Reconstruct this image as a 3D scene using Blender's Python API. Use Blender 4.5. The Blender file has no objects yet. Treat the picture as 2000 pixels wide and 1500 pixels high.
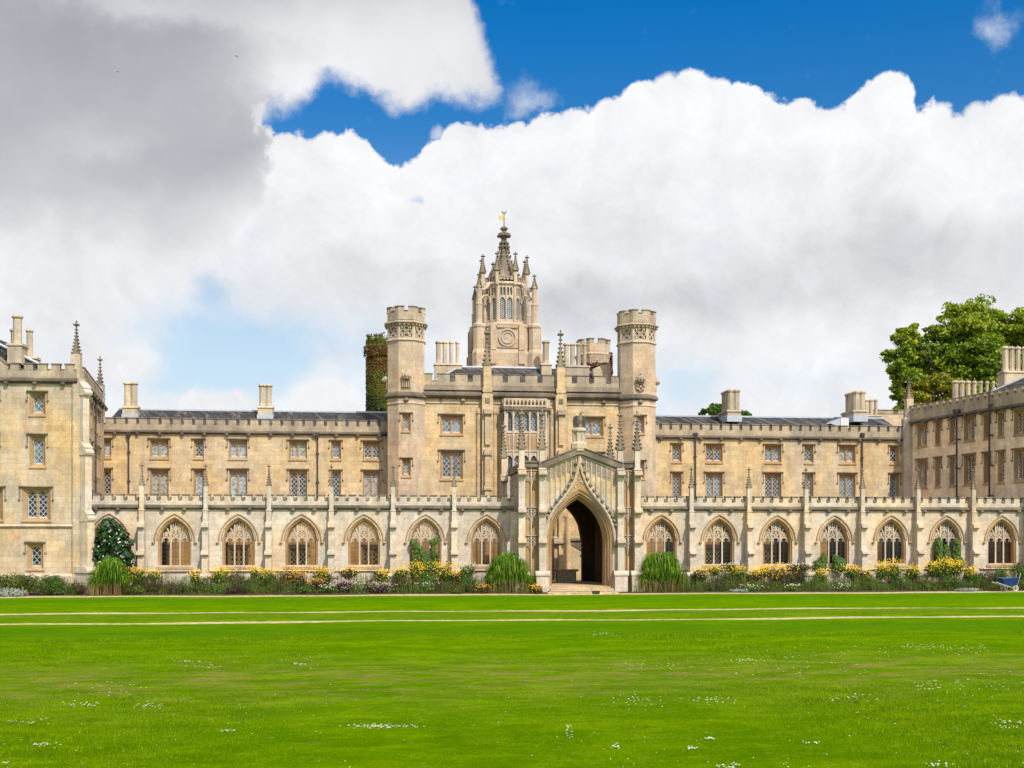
import bpy, math, random
from mathutils import Vector, Matrix
sc = bpy.context.scene
col = sc.collection
rnd = random.Random(11)

# ---------------------------------------------------------------- camera
FPX, H0, HOR = 2200.0, 3.5, 1052.0            # focal length in photo pixels, eye height, horizon row of the 2000x1500 photo
TH = math.atan(FPX / 20500.0)
SN, CS = math.sin(TH), math.cos(TH)
cam = bpy.data.cameras.new('camera')
cam_o = bpy.data.objects.new('camera', cam); col.objects.link(cam_o)
cam_o.location = (0, 0, H0); cam_o.rotation_euler = (math.radians(90), 0, -TH)
cam.sensor_width = 36; cam.lens = 36 * FPX / 2000; cam.shift_y = (HOR - 750) / 2000
cam.clip_start = .5; cam.clip_end = 2000
sc.camera = cam_o
sc.view_settings.view_transform = 'Standard'; sc.view_settings.look = 'None'
sc.view_settings.exposure = 0.30; sc.view_settings.gamma = 1
SUN_AZ, SUN_EL = math.radians(157), math.radians(46)     # azimuth clockwise from +Y
sun = bpy.data.lights.new('sun', 'SUN'); sun.energy = 3.9; sun.angle = math.radians(.55); sun.color = (1, .93, .82)
so = bpy.data.objects.new('sun', sun); col.objects.link(so)
sd = Vector((math.sin(SUN_AZ) * math.cos(SUN_EL), math.cos(SUN_AZ) * math.cos(SUN_EL), math.sin(SUN_EL)))
so.rotation_euler = sd.to_track_quat('Z', 'Y').to_euler(); so.location = (20, -30, 40)

def P(px, py, Y):                                        # where a photo ray meets the plane Y
    t = Y / (CS * FPX - SN * (px - 1000)); return t * (SN * FPX + CS * (px - 1000)), H0 + t * (HOR - py)
def PX(px, Y): return P(px, 0, Y)[0]
def PZ(py, Y, px=1000): return P(px, py, Y)[1]
def AE(px, py):                                          # azimuth, elevation of a photo ray
    return TH + math.atan2(px - 1000, FPX), math.atan2(HOR - py, math.hypot(FPX, px - 1000))

# ---------------------------------------------------------------- world: Nishita sky with clouds by direction
world = bpy.data.worlds.new('World'); sc.world = world; world.use_nodes = True
wn = world.node_tree; wn.nodes.clear()
class S:
    nt = None
    def __init__(s, k): s.k = k
    def _m(a, op, *bs, clamp=False):
        n = S.nt.nodes.new('ShaderNodeMath'); n.operation = op; n.use_clamp = clamp
        for i, b in enumerate((a,) + bs):
            if isinstance(b, S): S.nt.links.new(b.k, n.inputs[i])
            else: n.inputs[i].default_value = b
        return S(n.outputs[0])
    def __add__(a, b): return S._m(a, 'ADD', b)
    __radd__ = __add__
    def __sub__(a, b): return S._m(a, 'SUBTRACT', b)
    def __rsub__(a, b): return S._m(b, 'SUBTRACT', a)
    def __mul__(a, b): return S._m(a, 'MULTIPLY', b)
    __rmul__ = __mul__
    def __truediv__(a, b): return S._m(a, 'DIVIDE', b)
    def exp(a): return S._m(2.71828, 'POWER', a)
    def clamp(a): return S._m(a, 'ADD', 0.0, clamp=True)
    def sat(a, lo, hi): return ((a - lo) / (hi - lo)).clamp()
    def smooth(a, lo, hi):
        n = S.nt.nodes.new('ShaderNodeMapRange'); n.interpolation_type = 'SMOOTHSTEP'
        S.nt.links.new(a.k, n.inputs[0]); n.inputs[1].default_value = lo; n.inputs[2].default_value = hi
        return S(n.outputs[0])
def node(t, **kw):
    n = S.nt.nodes.new(t)
    for k, v in kw.items():
        if k.startswith('i_'):
            key = k[2:].replace('_', ' ')
            n.inputs[key].default_value = v
        else: setattr(n, k, v)
    return n
def link(a, b): S.nt.links.new(a.k if isinstance(a, S) else a, b)
def noise(vec, scale, detail=5, rough=.55, dist=0., out='Fac'):
    n = node('ShaderNodeTexNoise', i_Scale=scale, i_Detail=detail, i_Roughness=rough, i_Distortion=dist)
    link(vec, n.inputs['Vector']); return S(n.outputs[out])
def mixc(f, a, b, mode='MIX'):
    n = node('ShaderNodeMix', data_type='RGBA', blend_type=mode)
    for v, i in ((f, 0), (a, 6), (b, 7)):
        if isinstance(v, S): link(v, n.inputs[i])
        else: n.inputs[i].default_value = (v + (1,)) if isinstance(v, tuple) and len(v) == 3 else v
    return S(n.outputs[2])
S.nt = wn
tc = node('ShaderNodeTexCoord'); dirv = tc.outputs['Generated']
sep = node('ShaderNodeSeparateXYZ'); link(dirv, sep.inputs[0])
dx, dy, dz = (S(sep.outputs[i]) for i in range(3))
az = S._m(dx, 'ARCTAN2', dy); el = S._m(dz, 'ARCSINE')
nA = noise(dirv, 9, 6, .6) - .5; nB = noise(dirv, 45, 6, .62) - .5; nC = noise(dirv, 22, 5, .55, .3) - .5; nD = noise(dirv, 140, 4, .6) - .5
PIX = 1 / FPX
def curve(v, pts, lo, hi, vlo, vhi):
    n = node('ShaderNodeFloatCurve'); c = n.mapping.curves[0]
    q = [((a - lo) / (hi - lo), (b - vlo) / (vhi - vlo)) for a, b in pts]
    while len(c.points) < len(q): c.points.new(.5, .5)
    for pt, (a, b) in zip(c.points, q): pt.location = (a, b); pt.handle_type = 'AUTO'
    n.mapping.update(); link((v - lo) / (hi - lo), n.inputs[1]); return S(n.outputs[0]) * (vhi - vlo) + vlo
# upper edge of the white cumulus bank
e1 = [(-400, 250), (300, 250), (500, 243), (560, 262), (640, 264), (690, 255), (730, 290), (775, 321), (800, 318), (835, 278), (880, 256), (940, 243), (1000, 246),
      (1050, 228), (1110, 212), (1180, 196), (1250, 166), (1300, 150), (1345, 138), (1385, 150), (1430, 162), (1490, 182), (1545, 199), (1610, 203), (1648, 198),
      (1668, 172), (1705, 148), (1745, 144), (1775, 165), (1792, 214), (1815, 205), (1838, 198), (1858, 216), (1900, 205), (1945, 190), (2100, 190), (2400, 260)]
pts = [AE(*p) for p in e1]; lo, hi = pts[0][0], pts[-1][0]
dw = nB * .012
E1 = curve(az + nB * .006, pts, lo, hi, .1, .6)
m_low = (E1 - el + nB * .026 + nC * .014 + nD * .006).smooth(-.0012, .0042)
# the grey cloud overhead on the left
e2 = [(-400, 440), (0, 428), (200, 434), (330, 440), (430, 418), (492, 365), (510, 290), (524, 222), (560, 212), (600, 198), (618, 178), (640, 160), (690, 172), (740, 196), (790, 214), (850, 200),
      (900, 195), (960, 192), (1000, 180), (1200, 170)]
pts = [AE(*p) for p in e2]
E2 = curve(az + nC * .02, pts, pts[0][0], pts[-1][0], .1, .6)
E2s = curve(az + nC * .07 + nB * .04 + nA * .06, pts, pts[0][0], pts[-1][0], .1, .6)
r2 = [(330, 985), (220, 990), (180, 988), (150, 982), (110, 968), (70, 952), (40, 944), (0, 930), (-60, 900), (-200, 800), (-500, 500)]
pts = sorted([(AE(a, b)[1], AE(a, b)[0]) for b, a in r2], key=lambda q: q[0])
R2 = curve(el + nC * .01, pts, pts[0][0], pts[-1][0], -.5, .3)
def disc(px, py, r):
    a, e = AE(px, py); u = az + nB * .012 - a; v = el + nB * .012 + nD * .006 - e
    return (r * r * PIX * PIX - (u * u + v * v)).smooth(-.00004, .00010)
for q_ in ((1350, 188, 46), (1738, 192, 46), (1832, 230, 26), (1905, 232, 26), (1965, 228, 38), (1255, 212, 48), (1190, 235, 38), (1120, 250, 34), (900, 290, 46), (640, 306, 42), (560, 300, 36), (1450, 220, 52), (1560, 240, 40), (1300, 180, 30), (1400, 190, 32), (1005, 280, 36), (855, 262, 14)): m_low = S._m(m_low, 'MAXIMUM', disc(*q_))
m_upS = (el - E2s + nB * .03 + nC * .05 + nA * .06).smooth(-.045, .05) * (R2 - az + .02).smooth(-.003, .012)
m_up = (el - E2 + nB * .03 + nC * .035).smooth(-.008, .016) * (R2 - az + nB * .022 + nC * .02).smooth(-.003, .012) * (az + .95).smooth(0, .25)
def gau(px, py, rx, ry, w=1.):
    a, e = AE(px, py)
    u = (az + nA * .10 - a) / (rx * PIX); v = (el + nC * .05 + nA * .05 - e) / (ry * PIX)
    return ((u * u + v * v) * -1.0).exp() * w
def gsum(L):
    t = gau(*L[0])
    for g in L[1:]: t = t + gau(*g)
    return t
# pale gaps low in the sky
gap = gsum([(470, 640, 190, 60, .62), (600, 700, 270, 75, .75), (330, 740, 220, 55, .65), (1320, 760, 110, 70, .75), (1620, 740, 160, 30, .35), (1180, 690, 25, 25, .5), (810, 395, 12, 14, .5), (1150, 790, 90, 25, .4),
            (420, 560, 50, 30, .5)])
puff = gsum([(415, 775, 45, 26, 1.0), (230, 725, 60, 28, .9), (640, 770, 60, 50, .8), (660, 690, 50, 35, .5), (300, 700, 40, 30, .5)])
gapm = (gap - puff + nB * .6 + nC * .6 + nA * .8).smooth(.0, 1.1)
# light and dark inside the clouds (their own thickness)
dark = gsum([(250, 470, 300, 40, .06), (1350, 585, 440, 50, .20), (1700, 480, 300, 55, .15), (1200, 440, 260, 50, .08), (700, 530, 200, 40, .07), (1500, 330, 120, 40, .06), (1150, 330, 120, 40, .05), (640, 380, 60, 60, .04), (500, 560, 200, 40, .06), (1900, 480, 200, 90, .06), (1000, 600, 300, 60, .09), (0, 560, 100, 60, .0)])
lite = gsum([(300, 10, 120, 30, .12), (640, 80, 90, 70, .10), (870, 90, 80, 80, .08), (590, 150, 60, 25, .12), (190, 270, 90, 30, .08), (1650, 640, 250, 60, .05)])
val = (.93 - dark + lite * m_up + nA * .30 + (noise(dirv, 16, 8, .62, .5) - .5) * .42 + nB * .10 - (E1 - el).smooth(.015, .14) * .05)
small = gsum([(1968, 28, 50, 42, .5), (1030, 200, 45, 35, .35), (1010, 165, 40, 45, .25), (1060, 215, 40, 20, .3)])
m_sm = (small + nB * 1.0 + nC * .8).smooth(.15, 1.1)
other = noise(dirv, 2.4, 5, .55).smooth(.47, .58) * (1 - (az * az).smooth(.30, .45) * -1.0 - 1.0).clamp()
far = (az * az).smooth(.55, .8)
other = noise(dirv, 2.2, 5, .55).smooth(.40, .52) * far
m_gap = (1 - gapm * .9)
valU = .47 + gsum([(760, 110, 240, 130, .36), (300, 5, 170, 28, .16), (560, 170, 60, 40, .22), (190, 280, 110, 36, .12), (60, 330, 90, 40, .08), (560, 60, 120, 50, .12), (900, 60, 80, 80, .10), (380, 400, 160, 30, .06)]) - gsum([(420, 60, 120, 45, .10), (160, 90, 200, 60, .06)]) + nA * .18 + nC * .10 + nB * .05
val = val + m_upS * (valU - val)
mask = S._m(S._m(m_low * (1 - far) * m_gap, 'MAXIMUM', m_up), 'MAXIMUM', S._m(other, 'MAXIMUM', m_sm * .7))
sky = node('ShaderNodeTexSky', sky_type='NISHITA', sun_disc=False, sun_elevation=SUN_EL, sun_rotation=SUN_AZ, altitude=50, air_density=1.0, dust_density=.6, ozone_density=2.0)
skyc = mixc(1.0, S(sky.outputs[0]), (.085, .085, .085), 'MULTIPLY')
hi_t = el.smooth(.10, .50)
tint = mixc(hi_t, (.70, .95, 1.05), (.0, .80, 1.42))
skyc = mixc(1.0, skyc, tint, 'MULTIPLY')
low_t = el.smooth(.36, .04)
skyc = mixc(low_t * .95, skyc, (.55, .69, .80))
cc = mixc(val.clamp(), (.10, .105, .135), (.97, .975, .985))
vv = val.clamp()
cc = mixc(vv.sat(.25, 1.0), (.22, .222, .262), (.815, .82, .835))
cc = mixc(1.0, cc, mixc(far, (1, 1, 1), (2.3, 2.2, 2.05)), 'MULTIPLY')  # clouds out of view brightened, added fill light for the walls
tot = mixc(mask, skyc, cc)
bg = node('ShaderNodeBackground'); link(tot, bg.inputs[0]); bg.inputs[1].default_value = 1.0
wo = node('ShaderNodeOutputWorld'); link(bg.outputs[0], wo.inputs[0])
world.cycles.sampling_method = 'MANUAL'; world.cycles.sample_map_resolution = 512
# ---------------------------------------------------------------- materials (all procedural)
def newmat(name):
    m = bpy.data.materials.new(name); m.use_nodes = True; S.nt = m.node_tree; S.nt.nodes.clear()
    out = node('ShaderNodeOutputMaterial'); b = node('ShaderNodeBsdfPrincipled'); link(b.outputs[0], out.inputs[0])
    return m, b, out
def vscale(v, s):
    n = node('ShaderNodeVectorMath', operation='MULTIPLY'); link(v, n.inputs[0]); n.inputs[1].default_value = s; return n.outputs[0]
def wallmap(pos):
    s = node('ShaderNodeSeparateXYZ'); link(pos, s.inputs[0])
    c = node('ShaderNodeCombineXYZ'); link(S(s.outputs[0]) + S(s.outputs[1]) * .93, c.inputs[0]); link(s.outputs[2], c.inputs[1]); return c.outputs[0]
def stone(name, a, b, grey, gf=.5, joint=.5, dirt=.25, rough=.9, scale=1.0, orange=0.):
    m, p, o = newmat(name)
    pos = node('ShaderNodeNewGeometry').outputs['Position']
    big = noise(pos, .22, 4, .55, .4).smooth(.38, .66)
    mid = noise(vscale(pos, (1, 1, .5)), 1.1, 6, .65, .3)
    c = mixc(big, a, b)
    g = noise(vscale(pos, (.9, .9, .35)), .55, 5, .6, .6).smooth(.5 - gf * .22, .82 - gf * .3)
    c = mixc(g * .85, c, grey)
    if orange: c = mixc(noise(vscale(pos, (1, 1, .7)), .9, 4, .6, .8).smooth(.54, .74) * orange, c, (.50, .27, .085))
    br = node('ShaderNodeTexBrick', i_Scale=1.0); br.offset = .5
    br.inputs['Brick Width'].default_value = .78 * scale; br.inputs['Row Height'].default_value = .34 * scale
    br.inputs['Mortar Size'].default_value = .012; br.inputs['Mortar Smooth'].default_value = .4
    br.inputs['Color1'].default_value = (.75, .75, .75, 1); br.inputs['Color2'].default_value = (1.14, 1.12, 1.08, 1); br.inputs['Mortar'].default_value = (.62, .58, .52, 1)
    link(wallmap(pos), br.inputs['Vector'])
    c = mixc(joint, c, mixc(1.0, c, S(br.outputs['Color']), 'MULTIPLY'))
    c = mixc(1.0, c, mixc(mid.smooth(.28, .72), (.80, .79, .775), (1.13, 1.12, 1.10)), 'MULTIPLY')
    st = noise(vscale(pos, (3.2, 3.2, .22)), 1.0, 5, .65).smooth(.50, .76)
    c = mixc(st * dirt, c, (.17, .145, .115))
    gr = noise(pos, 5.5, 6, .8); c = mixc(1.0, c, mixc(gr.smooth(.3, .7), (.84, .83, .82), (1.12, 1.12, 1.12)), 'MULTIPLY')
    sp = noise(pos, 9, 4, .7).smooth(.62, .78)
    c = mixc(sp * dirt * .8, c, (.17, .15, .12))
    link(c, p.inputs['Base Color']); p.inputs['Roughness'].default_value = rough; p.inputs['Specular IOR Level'].default_value = .2
    bn = node('ShaderNodeBump', i_Strength=.35, i_Distance=.05); link(noise(pos, 14, 5, .7) + S(br.outputs['Fac']) * -.5, bn.inputs['Height']); link(bn.outputs[0], p.inputs['Normal'])
    return m
M_wall = stone('ochre_ashlar', (.53, .385, .205), (.55, .43, .265), (.49, .405, .30), .45, .55, .26, orange=.26)
M_wallR = stone('ochre_ashlar_painted_lit', (.76, .58, .38), (.78, .63, .45), (.70, .59, .46), .5, .5, .25, orange=.15)  # wall stone lightened in colour for sunlight the right flank doesn't receive
M_wing = stone('pale_ashlar', (.53, .385, .205), (.50, .40, .275), (.44, .385, .32), .66, .55, .26, orange=.55)
M_clo = stone('grey_ashlar', (.60, .475, .33), (.55, .475, .385), (.49, .455, .415), .72, .4, .34)
M_carve = stone('carved_stone', (.54, .425, .295), (.50, .41, .32), (.43, .38, .325), .6, .1, .32)
M_mould = stone('ochre_moulding', (.35, .215, .10), (.41, .275, .145), (.35, .28, .195), .3, .1, .35)
M_dark = stone('lichened_coping_and_foil_shade', (.20, .165, .125), (.26, .215, .165), (.11, .09, .075), .5, .2, .5)
M_mid = stone('weathered_parapet', (.44, .355, .245), (.41, .345, .265), (.29, .25, .205), .6, .45, .42)
M_corn = stone('blackened_cornice_and_foil_shade', (.15, .125, .095), (.20, .165, .13), (.075, .063, .054), .6, .1, .5)
M_tow = stone('tower_stone', (.50, .375, .255), (.49, .395, .30), (.43, .365, .30), .5, .45, .28, orange=.24)
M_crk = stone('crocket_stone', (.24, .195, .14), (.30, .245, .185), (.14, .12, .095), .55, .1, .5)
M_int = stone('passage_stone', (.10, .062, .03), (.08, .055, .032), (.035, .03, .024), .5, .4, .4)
def simple(name, c, rough=.6, metal=0., var=.25, sc_=6., spec=.4):
    m, p, o = newmat(name); pos = node('ShaderNodeNewGeometry').outputs['Position']
    n = noise(pos, sc_, 5, .6)
    c2 = mixc(n.smooth(.3, .7), tuple(x * (1 - var) for x in c), tuple(min(1, x * (1 + var)) for x in c))
    link(c2, p.inputs['Base Color']); p.inputs['Roughness'].default_value = rough; p.inputs['Metallic'].default_value = metal; p.inputs['Specular IOR Level'].default_value = spec
    return m
def slate():
    m, p, o = newmat('roof_slate'); pos = node('ShaderNodeNewGeometry').outputs['Position']
    br = node('ShaderNodeTexBrick', i_Scale=1.0); br.offset = .5
    br.inputs['Brick Width'].default_value = .32; br.inputs['Row Height'].default_value = .12; br.inputs['Mortar Size'].default_value = .01
    br.inputs['Color1'].default_value = (.028, .027, .03, 1); br.inputs['Color2'].default_value = (.065, .062, .066, 1); br.inputs['Mortar'].default_value = (.025, .025, .03, 1)
    link(wallmap(pos), br.inputs['Vector'])
    s = node('ShaderNodeSeparateXYZ'); link(pos, s.inputs[0])
    cb = node('ShaderNodeCombineXYZ'); link(S(s.outputs[0]) + S(s.outputs[2]) * 1.0, cb.inputs[0]); link(S(s.outputs[2]) * .35, cb.inputs[1])
    st = noise(cb.outputs[0], 1.9, 6, .72, .6).smooth(.50, .60)
    c = mixc(st * .7, S(br.outputs['Color']), (.15, .145, .13))
    c = mixc(noise(pos, 5, 5, .7).smooth(.58, .7) * .4, c, (.22, .21, .17))
    link(c, p.inputs['Base Color']); p.inputs['Roughness'].default_value = .9; p.inputs['Specular IOR Level'].default_value = .1
    bn = node('ShaderNodeBump', i_Strength=.5, i_Distance=.03); link(S(br.outputs['Fac']) * -1.0, bn.inputs['Height']); link(bn.outputs[0], p.inputs['Normal'])
    return m
M_slate = slate()
M_lead = simple('lead_sheet', (.36, .40, .46), .45, 0, .15)
M_iron = simple('iron_pipe', (.045, .038, .038), .5)
M_lat = simple('white_lattice_paint', (.52, .54, .54), .5, 0, .08)
M_grid = simple('leaded_bars', (.05, .035, .025), .5)
M_gold = simple('gilded_metal', (.62, .36, .06), .45, .5, .1)
M_pot = stone('chimney_stone', (.50, .41, .29), (.56, .47, .35), (.34, .30, .25), .55, .1, .5)
def leafbig(): pass
def glassm(name, c, rough):
    m, p, o = newmat(name); pos = node('ShaderNodeNewGeometry').outputs['Position']
    n = noise(pos, 3.1, 3, .5)
    link(mixc(n.smooth(.4, .6), tuple(x * .6 for x in c), tuple(x * 1.5 for x in c)), p.inputs['Base Color']); p.inputs['Roughness'].default_value = rough
    p.inputs['Specular IOR Level'].default_value = .7
    bn = node('ShaderNodeBump', i_Strength=.25, i_Distance=.03); link(noise(pos, 5, 2, .5), bn.inputs['Height']); link(bn.outputs[0], p.inputs['Normal'])
    return m
M_gl = [glassm('window_glass_dark', (.018, .02, .022), .08), glassm('window_glass_blue', (.10, .13, .16), .12), glassm('window_glass_pale', (.26, .28, .28), .25), glassm('curtained_glass', (.24, .21, .16), .5)]
def clearglass():
    m, p, o = newmat('clear_leaded_glass'); S.nt.nodes.remove(p)
    t = node('ShaderNodeBsdfTransparent'); t.inputs[0].default_value = (.52, .40, .25, 1)
    g = node('ShaderNodeBsdfGlossy'); g.inputs['Roughness'].default_value = .1; g.inputs[0].default_value = (.8, .8, .8, 1)
    mx = node('ShaderNodeMixShader'); mx.inputs[0].default_value = .04; link(t.outputs[0], mx.inputs[1]); link(g.outputs[0], mx.inputs[2]); link(mx.outputs[0], o.inputs[0]); return m
M_clear = clearglass()
def leafm(name, cols, trans=.35, rough=.55, spec=.3):
    m, p, o = newmat(name)
    at = node('ShaderNodeAttribute', attribute_name='r'); r = S(at.outputs['Fac'])
    cr = node('ShaderNodeValToRGB'); link(r, cr.inputs[0]); els = cr.color_ramp.elements
    els[0].color = cols[0] + (1,); els[0].position = 0; els[1].color = cols[-1] + (1,); els[1].position = 1
    for i, c in enumerate(cols[1:-1]):
        e = els.new((i + 1) / (len(cols) - 1)); e.color = c + (1,)
    pos = node('ShaderNodeNewGeometry').outputs['Position']
    c = mixc(1.0, S(cr.outputs[0]), mixc(noise(pos, 1.3, 3, .5).smooth(.35, .65), (.75, .78, .75), (1.2, 1.15, 1.1)), 'MULTIPLY')
    link(c, p.inputs['Base Color']); p.inputs['Roughness'].default_value = rough; p.inputs['Specular IOR Level'].default_value = spec
    t = node('ShaderNodeBsdfTranslucent'); link(c, t.inputs[0]); mx = node('ShaderNodeMixShader'); mx.inputs[0].default_value = trans
    link(p.outputs[0], mx.inputs[1]); link(t.outputs[0], mx.inputs[2]); link(mx.outputs[0], o.inputs[0]); return m
L_tree = leafm('plane_tree_leaf', [(.06, .12, .01), (.14, .24, .015), (.24, .34, .02), (.40, .40, .025)])
L_dark = leafm('glossy_dark_leaf', [(.008, .03, .008), (.015, .05, .01), (.03, .085, .015)], .15, .3, .6)
L_bush = leafm('garden_leaf', [(.03, .075, .01), (.07, .15, .018), (.12, .21, .025)])
L_brown = leafm('faded_brown_stems', [(.045, .028, .014), (.10, .06, .028), (.06, .07, .016), (.04, .06, .012)])
L_purple = leafm('purple_leaf', [(.025, .012, .015), (.05, .025, .03), (.09, .05, .05)])
L_silver = leafm('silver_leaf', [(.20, .26, .22), (.32, .38, .33), (.42, .48, .42)])
L_grass = leafm('reed_blade', [(.02, .07, .005), (.08, .20, .01), (.18, .34, .02), (.42, .52, .10)], .4, .4)
L_straw = leafm('reed_straw', [(.20, .13, .05), (.34, .23, .10), (.16, .17, .05)])
L_olive = leafm('olive_leaf', [(.045, .075, .01), (.09, .13, .018), (.16, .19, .025)])
F_yel = leafm('yellow_petal', [(.64, .36, .002), (.76, .48, .003), (.82, .60, .01)], .3)
F_ora = leafm('orange_petal', [(.5, .20, .01), (.65, .33, .01), (.75, .45, .02)], .3)
F_pink = leafm('mauve_petal', [(.35, .22, .25), (.5, .38, .38), (.62, .52, .46)], .3)
F_white = leafm('white_petal', [(.62, .62, .45), (.75, .75, .65), (.8, .8, .75)], .3)
F_blue = leafm('lavender_petal', [(.14, .14, .2), (.25, .25, .33), (.32, .32, .36)], .3)
L_ivy = leafm('creeper_leaf', [(.03, .06, .008), (.10, .14, .012), (.17, .16, .015), (.17, .06, .015)])
L_red = leafm('red_creeper_leaf', [(.06, .012, .01), (.14, .03, .018), (.22, .07, .03)])
M_bark = simple('bark', (.10, .085, .065), .9)
def lawnm():
    m, p, o = newmat('mown_lawn'); pos = node('ShaderNodeNewGeometry').outputs['Position']
    st = vscale(pos, (.42, 1, 1))
    c = mixc(noise(st, .55, 4, .55, .3).smooth(.36, .66), (.108, .222, .0), (.18, .30, .0))
    c = mixc(noise(vscale(pos, (.35, 1, 1)), 2.2, 6, .7).smooth(.35, .72) * .65, c, (.062, .155, .0))
    c = mixc(noise(pos, 26, 5, .75).smooth(.35, .75) * .6, c, (.135, .28, .0))
    c = mixc(noise(vscale(pos, (.5, 1, 1)), 55, 3, .7).smooth(.55, .8) * .5, c, (.045, .13, .003))
    s = node('ShaderNodeSeparateXYZ'); link(pos, s.inputs[0]); y = S(s.outputs[1]); x = S(s.outputs[0])
    wob = (noise(vscale(pos, (.12, .3, 1)), 1.0, 3, .5) - .5) * 3.5
    worn = ((y + wob - 28.5) * (y + wob - 28.5) * -.07).exp()
    wn_ = noise(vscale(pos, (.3, 1, 1)), 1.9, 7, .8).smooth(.44, .60)
    c = mixc(worn * wn_ * .95, c, (.27, .215, .06))
    w2 = noise(vscale(pos, (.3, 1, 1)), .8, 6, .72, .2).smooth(.62, .74)
    oy = (y - 51.5) / 2.2; c = mixc(((oy * oy) * -1.0).exp() * .5, c, (.13, .17, .02)); c = mixc(w2 * .6, c, (.26, .25, .05))
    c = mixc(noise(vscale(pos, (.5, 1, 1)), .8, 8, .8, .3).smooth(.42, .60) * .6, c, (.060, .15, .0))
    c = mixc(noise(vscale(pos, (.6, 1, 1)), 2.0, 7, .82).smooth(.53, .66) * .6, c, (.22, .31, .014))
    c = mixc(noise(vscale(pos, (.6, 1, 1)), 11, 5, .8).smooth(.5, .7) * .45, c, (.05, .13, .0))
    for y0, wd, amt in ((43.5, 3.4, .6), (65.5, 3.5, .6), (58.5, 1.5, .15)):
        yy = (y + wob * .12 - y0) / wd; c = mixc(((yy * yy) * -1.0).exp() * amt, c, (.055, .155, .004))
    link(c, p.inputs['Base Color']); p.inputs['Roughness'].default_value = 1.0; p.inputs['Specular IOR Level'].default_value = 0.0
    bn = node('ShaderNodeBump', i_Strength=1.0, i_Distance=.05); link(noise(pos, 40, 4, .8) + noise(pos, 4, 5, .7), bn.inputs['Height']); link(bn.outputs[0], p.inputs['Normal'])
    return m
M_lawn = lawnm()
M_gravel = simple('gravel', (.42, .33, .19), .95, 0, .35, 3, .1)
M_soil = simple('soil', (.055, .038, .022), .95, 0, .4, 4, .1)
M_step = stone('step_stone', (.50, .38, .23), (.55, .43, .28), (.42, .36, .27), .4, .2, .2)
L_blade = leafm('lawn_blade', [(.06, .12, .0), (.13, .22, .0), (.21, .31, .002), (.34, .33, .05)], .3, .6, .1)
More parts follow.
